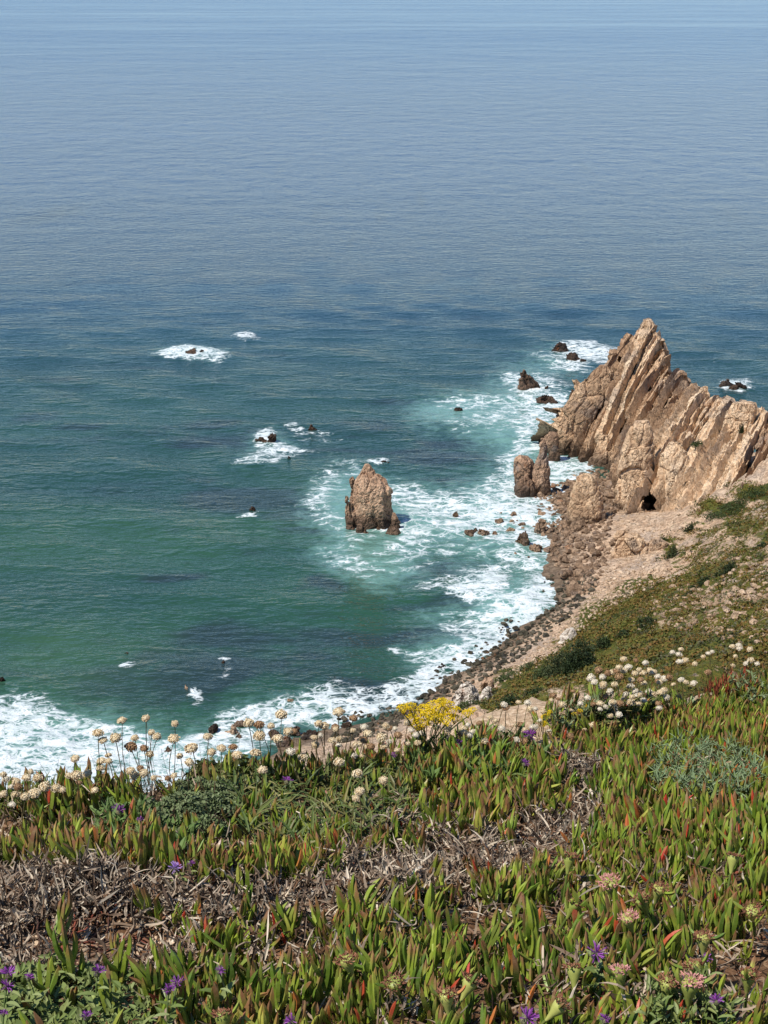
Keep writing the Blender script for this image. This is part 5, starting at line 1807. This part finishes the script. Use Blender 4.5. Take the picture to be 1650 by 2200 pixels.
# --- twigs
M_TWIG = leaf_material('bare_twig', stops((112, 92, 74), (140, 118, 96), (160, 140, 118), (92, 74, 60)), .85)
TWIGS = [(210, 2012, 285, 2014, .006, 'short pale broken stick on bare soil'), (198, 2030, 222, 2078, .008, 'thick forked twig standing in the soil hollow'), (290, 1985, 272, 2035, .006, 'dark twig rising left of the trailing shoot'), (272, 2030, 360, 1996, .007, 'long curved twig running to the trailing shoot'), (130, 2082, 190, 2060, .004, 'thin dark twig above the grey ground cover'), (435, 2045, 436, 2092, .0035, 'white upright stalk beside the trailing shoot'), (300, 1920, 316, 1960, .004, 'bent twig at the top of the litter'), (60, 1870, 90, 1940, .004, 'drooping twig in the dark litter at left'), (205, 1925, 210, 1950, .006, 'stubby upright twig in the litter'), (880, 1770, 905, 1830, .004, 'curved dry stalk in the litter hollow'), (1240, 1755, 1330, 1735, .004, 'long pale straw across the litter gap'), (880, 1690, 950, 1620, .0025, 'thin grey stalk leaning over the mat edge'), (640, 1940, 720, 1925, .004, 'grey twig lying in the middle litter'), (830, 1850, 900, 1900, .004, 'dark twig crossing the litter')]
TW_ME = [stem_mesh(b, c, 'twig', M_TWIG, .5, 9) for b, c in ((1.2, .6), (-1.5, .8), (.8, -1.4))]
for i, (x0, y0, x1, y1, th, lab) in enumerate(TWIGS):
    a = gpt(x0, y0)
    b = gpt(x1, y1)
    if a is None or b is None:
        continue
    if abs(x1 - x0) < abs(y1 - y0) and y1 > y0:
        r0 = gpt(x1, y1)
        tip = at(x0, y0, r0[1] + .01)
        a, b = r0, tip
    a = a + np.array([0, 0, .012])
    b = b + np.array([0, 0, .016])
    M, L = stem_matrix((0, 0, 0), b - a, th * 1.3)
    o = put('dry_twig', TW_ME[i % 3], matrix=Matrix.Translation(a) @ M, label=lab, category='twig', group='dry twigs in the litter')


def plant_patch(name, poly, n, mat, label, cat, L=(.02, .04), W=.25, up=(.3, 1.2), bend=.6, lift=(0, .04), seed=0, kind='stuff', tuft=1, fold=.25, group=None):
    g = np.random.default_rng(seed)
    s = Soup()
    for px, py in scatter_px(poly, n, g):
        p = gpt(px, py)
        if p is None:
            continue
        a0 = g.uniform(0, 6.28)
        hh = g.uniform(*lift)
        for k in range(tuft):
            l = g.uniform(*L)
            V, F, T = blade(l, l * W * g.uniform(.7, 1.3) * .5, bend * g.normal(.3 if bend > 0 else 1, 1 if bend > 0 else .4), fold, 4)
            R = rotm((g.normal(0, .35), -g.uniform(*up), a0 + k * 6.28 / tuft + g.normal(0, .3)))
            s.add(V @ R.T + p + np.array([0, 0, hh + .004 * k]), F, rnd=g.random(), t=T)
    o = put(name, s.mesh(name, mat, False), kind=kind, label=label, category=cat)
    if kind != 'stuff':
        del o['kind']
    return o


plant_patch('grey_ground_cover', [(-60, 2110), (120, 2095), (280, 2125), (330, 2180), (320, 2260), (-60, 2280)], 400, M_GREYG, 'grey green leafy ground cover in the lower left corner', 'ground cover', (.012, .03), .42, (.1, .9), .7, (0, .035), 1, tuft=5)
plant_patch('knapweed_foliage', [(200, 1760), (300, 1760), (420, 1830), (400, 1890), (300, 1850), (210, 1850)], 110, M_KNAP, 'green knapweed leaves below the grey bush', 'foliage', (.03, .06), .22, (.2, 1.1), .8, (0, .05), 2, tuft=6)
plant_patch('knapweed_foliage', [(860, 1630), (1120, 1600), (1180, 1660), (1000, 1720), (880, 1720)], 150, M_KNAP, 'green knapweed leaves in front of the yellow flowers', 'foliage', (.03, .06), .2, (.4, 1.3), .7, (0, .06), 3, tuft=6)
plant_patch('grey_succulent_patch', PATCHG, 260, M_STICK, 'tangle of grey green stick-like succulent stems at the right', 'succulent', (.025, .05), .12, (.1, 1.0), .6, (.03, .10), 4, tuft=5, fold=.6)
plant_patch('grey_lace_plant', [(1560, 1500), (1660, 1475), (1700, 1500), (1680, 1560), (1580, 1540)], 130, M_SILVER, 'silvery lacy plant on the crest at the right edge', 'plant', (.015, .035), .3, (.2, 1.2), .6, (0, .12), 5, tuft=5)
plant_patch('grey_lace_plant', [(1180, 1565), (1290, 1530), (1300, 1570), (1200, 1600)], 70, M_SILVER, 'grey green lacy plant under the right thrift cluster', 'plant', (.02, .045), .25, (.3, 1.2), .6, (0, .08), 6, tuft=5)
plant_patch('red_sorrel', [(1500, 1510), (1600, 1480), (1610, 1510), (1520, 1535)], 70, M_RED, 'rusty red sorrel stalks on the crest at the right', 'plant', (.03, .07), .12, (1.0, 1.5), .3, (0, .1), 7, tuft=3)
plant_patch('knapweed_foliage', [(1380, 2200), (1560, 2190), (1580, 2280), (1370, 2290)], 70, M_GREYG, 'grey green knapweed leaves at the bottom right', 'foliage', (.014, .034), .28, (.3, 1.2), .7, (0, .1), 8, tuft=6)
plant_patch('thrift_leaves', STRAP_POLY, 170, M_STRAP, 'long green strap leaves of thrift under the tall heads', 'foliage', (.06, .12), .085, (.45, 1.25), -.9, (0, .02), 9, tuft=6)
plant_patch('thrift_leaves', [(1240, 1560), (1430, 1505), (1450, 1530), (1260, 1590)], 60, M_STRAP, 'green strap leaves of thrift under the right cluster', 'foliage', (.06, .12), .10, (.5, 1.3), -.7, (0, .02), 10, tuft=7)
plant_patch('thrift_leaves', [(0, 1740), (300, 1715), (300, 1740), (0, 1765)], 50, M_STRAP, 'green strap leaves of thrift along the left edge', 'foliage', (.06, .1), .10, (.5, 1.3), -.7, (0, .02), 11, tuft=6)
# dry straws and thin stalks
g = np.random.default_rng(515)
sw = Soup()
for poly, n, h in (([(620, 1690), (1300, 1560), (1300, 1620), (640, 1740)], 150, .22), ([(0, 1745), (520, 1690), (520, 1720), (0, 1770)], 60, .2), ([(1250, 1570), (1650, 1480), (1650, 1520), (1260, 1600)], 90, .18)):
    for px, py in scatter_px(poly, n, g):
        p = gpt(px, py)
        if p is None:
            continue
        d = np.array([g.normal() * .35, g.normal() * .35, 1.0]) * h * g.uniform(.4, 1)
        w = .0009
        b = np.array([[w, 0, 0], [-w * .5, w * .86, 0], [-w * .5, -w * .86, 0]])
        V = np.concatenate([b + p, b * .5 + p + d])
        sw.add(V, np.array([[0, 1, 4, 3], [1, 2, 5, 4], [2, 0, 3, 5]]), rnd=g.random(), t=0)
put('dry_straw', sw.mesh('dry_straw', M_STEM), kind='stuff', label='thin dry stalks among the thrift', category='straw')

# --- the silvery grey bush
bush = thing('grey_bush', 'dense silvery grey green bush among the ice plant at left', 'bush', tuple(ground_at(395, 1790)))
b0 = np.array(bush.location)
s = Soup()
for i, (px, py, rx, rz) in enumerate([(400, 1745, .09, .10), (345, 1770, .07, .07), (455, 1740, .08, .09), (420, 1700, .10, .08), (380, 1800, .08, .06), (470, 1700, .08, .07), (320, 1740, .06, .06), (440, 1780, .07, .06)]):
    c = ground_at(px, py + 30)
    V, F, rn = leaf_cloud(2600, (rx, rx, rz), .013, 600 + i)
    s.add(V + c - b0, F, rnd=rn * .5 + (i % 3) * .15, t=rn)
put('foliage', s.mesh('foliage', M_SILVER), parent=bush)
s = Soup()
g = np.random.default_rng(77)
for i in range(40):
    p = gpt(g.uniform(320, 480), g.uniform(1730, 1830)) - b0
    d = np.array([g.normal() * .03, g.normal() * .03, .09])
    w = .002
    b = np.array([[w, 0, 0], [-w * .5, w * .86, 0], [-w * .5, -w * .86, 0]])
    s.add(np.concatenate([b + p, b * .5 + p + d]), np.array([[0, 1, 4, 3], [1, 2, 5, 4], [2, 0, 3, 5]]), rnd=g.random(), t=0)
put('stem', s.mesh('stem', M_WOOD), parent=bush)
pl = thing('green_bush', 'brighter green leafy bush rising behind the grey bush', 'bush', tuple(ground_at(500, 1700)))
b0 = np.array(pl.location)
s = Soup()
for i, (px, py, rx, rz) in enumerate([(450, 1690, .08, .09), (510, 1690, .09, .10), (560, 1690, .07, .07)]):
    c = ground_at(px, py)
    V, F, rn = leaf_cloud(700, (rx, rx, rz), .024, 640 + i)
    s.add(V + c - b0, F, rnd=rn, t=rn)
put('foliage', s.mesh('foliage', M_STRAP), parent=pl)


# --- purple knapweed flowers
def floret_mesh(seed, mat, n=46):
    g = np.random.default_rng(seed)
    s = Soup()
    for i in range(n):
        z = g.uniform(.12, 1)
        a = g.uniform(0, 6.28)
        d = np.array([math.sqrt(1 - z * z) * math.cos(a), math.sqrt(1 - z * z) * math.sin(a), z])
        u = np.cross(d, g.normal(size=3))
        u /= np.linalg.norm(u)
        L = g.uniform(.75, 1.1) * (1.15 - .35 * z)
        w = .05
        V = np.stack([d * .12 - u * w * .4, d * .12 + u * w * .4, d * L * .75 + u * w, d * L * 1.0 + u * w * 1.6, d * L * .85, d * L * 1.0 - u * w * 1.6, d * L * .75 - u * w])
        s.add(V, np.array([[0, 1, 2, 6], [2, 3, 4, 4], [6, 4, 5, 5], [2, 4, 6, 6]])[:, :4], rnd=g.random(), t=0)
    # use triangles only where a corner repeats
    V = np.concatenate(s.V)
    F = np.concatenate(s.F[4])
    tri = F[F[:, 2] == F[:, 3]][:, :3]
    quad = F[F[:, 2] != F[:, 3]]
    return mesh_np('florets', V, [quad, tri], mat, False, {k: np.concatenate(v) for k, v in s.A.items()})


FLO = [floret_mesh(i, M_PURPLE) for i in range(3)] + [floret_mesh(9, M_LILAC)]
BV, BF = lathe([(.05, -.75), (.34, -.55), (.42, -.25), (.34, .0), (.2, .12), (.01, .12)], 9)
BRACT = mesh_np('bract', BV, BF, M_BRACT, False, {'rnd': np.zeros(len(BV)), 't': np.zeros(len(BV))})
KST = [stem_mesh(b, c, 'stem', M_KNAP) for b, c in ((4, 2), (-4, 1))]
lv = blade(1, .16, -.5, .25, 4)
KLEAF = mesh_np('leaf', lv[0], lv[1], M_GREYG, False, {'rnd': np.zeros(len(lv[2])), 't': lv[2]})
KN = [(255, 1742, 15, 0, 'purple knapweed flower left of the grey bush'), (617, 1677, 11, 0, 'purple knapweed flower right of the green bush'), (301, 1762, 8, 0, 'small purple flower at the left foot of the grey bush'), (376, 1865, 14, 3, 'pale lilac knapweed flower above the litter'), (410, 1856, 8, 1, 'small dark purple flower beside the pale lilac one'), (18, 2092, 17, 0, 'upper purple flower of the pair at the left edge'), (15, 2118, 14, 1, 'lower purple flower of the pair at the left edge'), (62, 2100, 10, 1, 'small purple flower right of the pair at the left edge'), (210, 2088, 15, 1, 'purple flower under the forked twig'), (381, 2112, 15, 0, 'upper flower of the purple pair at lower left'), (362, 2128, 13, 1, 'lower flower of the purple pair at lower left'), (185, 2184, 12, 1, 'purple flower in the grey ground cover at the bottom'), (472, 2086, 10, 1, 'small purple bud flower beside the white stalk'), (8, 2177, 8, 1, 'tiny purple flower at the lower left corner'), (626, 2194, 14, 0, 'purple flower cut by the bottom edge near the middle'), (1139, 1580, 14, 0, 'purple flower right of the yellow flowers'), (1128, 1640, 10, 0, 'lower purple flower right of the yellow flowers'), (1281, 2049, 20, 0, 'largest purple knapweed head standing in the ice plant'), (1132, 2188, 22, 0, 'big purple flower at the bottom edge'), (1539, 2150, 14, 1, 'purple flower at the bottom right'), (1300, 2190, 13, 1, 'dark purple flower at the bottom edge right of the big one'), (1518, 2060, 11, 1, 'faded purple flower in the mat at the right'), (985, 1597, 9, 0, 'small purple flower below the yellow flowers'), (846, 1622, 7, 0, 'small lilac flower left of the yellow flowers')]
for i, (px, py, rp, v, lab) in enumerate(KN):
    g = np.random.default_rng(7000 + i)
    root = ground_at(px + g.normal(0, 8), py + (118 if py > 1900 else 60))
    tip = at(px, py, root[1])
    r_ = rp * np.linalg.norm(tip - np.array([0, 0, CAM_H])) / FPX * 1.2
    o = thing('knapweed_flower', lab, 'flower', tuple(root), 'purple knapweed flowers')
    d = Vector(tip - root)
    M, L = stem_matrix((0, 0, -.01), d - d.normalized() * r_ * .6, .003)
    put('stem', KST[i % 2], parent=o, matrix=M)
    q = (Vector((g.normal(0, .25), g.normal(-.25, .25), 1))).to_track_quat('Z', 'Y').to_matrix().to_4x4()
    H = Matrix.Translation(d) @ q
    put('bract', BRACT, parent=o, matrix=H @ Matrix.Diagonal((r_, r_, r_, 1)))
    put('florets', FLO[v if v else i % 2 * 2], parent=o, matrix=H @ Matrix.Rotation(g.uniform(0, 6), 4, 'Z') @ Matrix.Diagonal((r_, r_, r_, 1)))
    for k in range(7 if i != 17 else 16):
        f = .1 + .8 * k / (7 if i != 17 else 16)
        l = g.uniform(.03, .055) * (1.15 - .5 * f)
        put('leaf', KLEAF, parent=o, matrix=Matrix.Translation(d * f) @ Matrix.Rotation(k * 2.4, 4, 'Z') @ Matrix.Rotation(-g.uniform(.2, .8), 4, 'Y') @ Matrix.Diagonal((l, l, l, 1)))


# --- yellow umbels
def umbel_mesh(seed):
    g = np.random.default_rng(seed)
    s = Soup()
    O = np.array([[1, 0, 0], [-1, 0, 0], [0, 1, 0], [0, -1, 0], [0, 0, 1], [0, 0, -1]], float)
    OF = np.array([[4, 0, 2], [4, 2, 1], [4, 1, 3], [4, 3, 0], [5, 2, 0], [5, 1, 2], [5, 3, 1], [5, 0, 3]])
    for i in range(110):
        a = g.uniform(0, 6.28)
        rr = g.random() ** .5
        p = np.array([math.cos(a) * rr, math.sin(a) * rr, .55 * math.sqrt(max(0, 1 - rr * rr)) + g.normal(0, .07)])
        s.add((O @ rotm(g.uniform(0, 3, 3)).T) * g.uniform(.06, .12) * np.array([1, 1, .7]) + p, OF, rnd=g.random(), t=0)
    for i in range(14):
        a = i * .449
        e = np.array([math.cos(a) * .7, math.sin(a) * .7, .35])
        w = .025
        b = np.array([[w, 0, 0], [-w, w, 0], [-w, -w, 0]])
        s.add(np.concatenate([b + [0, 0, -.8], b + e]), np.array([[0, 1, 4, 3], [1, 2, 5, 4], [2, 0, 3, 5]]), rnd=.2, t=0)
    return s.mesh('flower_cluster', M_YELLOW)


UMB = [umbel_mesh(i) for i in range(4)]
YST = [stem_mesh(b, c, 'stem', M_YSTEM) for b, c in ((3, 1), (-3, 2))]


def yellow_plant(rx, ry, heads, lab):
    root = ground_at(rx, ry)
    o = thing('yellow_flower_plant', lab, 'flower', tuple(root), 'yellow umbel flowers')
    M, L = stem_matrix((0, 0, -.02), Vector(at(np.mean([h[0] for h in heads]), max(h[1] for h in heads) + 18, root[1]) - root), .009 if len(heads) > 4 else .004)
    put('stem', YST[0], parent=o, matrix=M)
    for i, (px, py, rp) in enumerate(heads):
        g = np.random.default_rng(int(px * 3 + py))
        tip = at(px, py, root[1] + g.uniform(-.05, .05))
        r_ = rp * np.linalg.norm(tip - np.array([0, 0, CAM_H])) / FPX
        d = Vector(tip - root)
        put('flower_cluster', UMB[i % 4], parent=o, matrix=Matrix.Translation(d) @ Euler((g.normal(.15, .2), g.normal(0, .2), g.uniform(0, 6))).to_matrix().to_4x4() @ Matrix.Diagonal((r_, r_, r_, 1)))
        a = Vector(at(rx + (px - rx) * .35, ry - 45, root[1]) - root)
        M, L = stem_matrix(a, d - Vector((0, 0, r_ * .5)), .0035)
        put('stem', YST[i % 2], parent=o, matrix=M)


yellow_plant(912, 1640, [(866, 1524, 16), (882, 1518, 14), (896, 1538, 20), (884, 1550, 18), (912, 1526, 18), (930, 1520, 17), (944, 1530, 20), (960, 1516, 18), (972, 1530, 19), (938, 1544, 20), (958, 1548, 19), (978, 1546, 16), (906, 1556, 20), (922, 1538, 20), (896, 1562, 14), (1004, 1534, 14), (1014, 1528, 11), (950, 1510, 14)], 'broad bright yellow umbel flower standing against the cove')
yellow_plant(1172, 1590, [(1172, 1543, 12), (1180, 1532, 8), (1168, 1556, 9)], 'small yellow flower right of the broad yellow umbel')
yellow_plant(1240, 1575, [(1236, 1536, 8), (1246, 1528, 7)], 'pale yellow flower on the gravel between thrift heads')
yellow_plant(1268, 1570, [(1265, 1522, 9)], 'single yellow flower at the left of the right thrift cluster')

label_by_landmark(SHOOTS, [(1319, 1896, 'the pink spent flower'), (1413, 1905, 'the orange withered fruit'), (1482, 2114, 'the large pink withered fruit'), (1619, 1947, 'the withered fruit at the right edge'), (1281, 2049, 'the largest purple knapweed head'), (1132, 2188, 'the big purple flower at the bottom'), (852, 2101, 'the lower middle brown fruit'), (752, 2059, 'the orange fruit below the litter'), (626, 2194, 'the purple flower cut by the bottom'), (371, 2120, 'the purple pair at lower left'), (435, 2060, 'the white upright stalk'), (210, 2088, 'the forked twig'), (962, 2137, 'the red brown middle fruit'), (1539, 2150, 'the bottom right purple flower'), (1222, 1841, 'the small brown fruit high up'), (1574, 1841, 'the brown fruit high at right'), (1001, 1930, 'the right end of the litter'), (479, 2183, 'the dark red bottom fruit')], 'upright fleshy ice plant shoot, %s to %s')
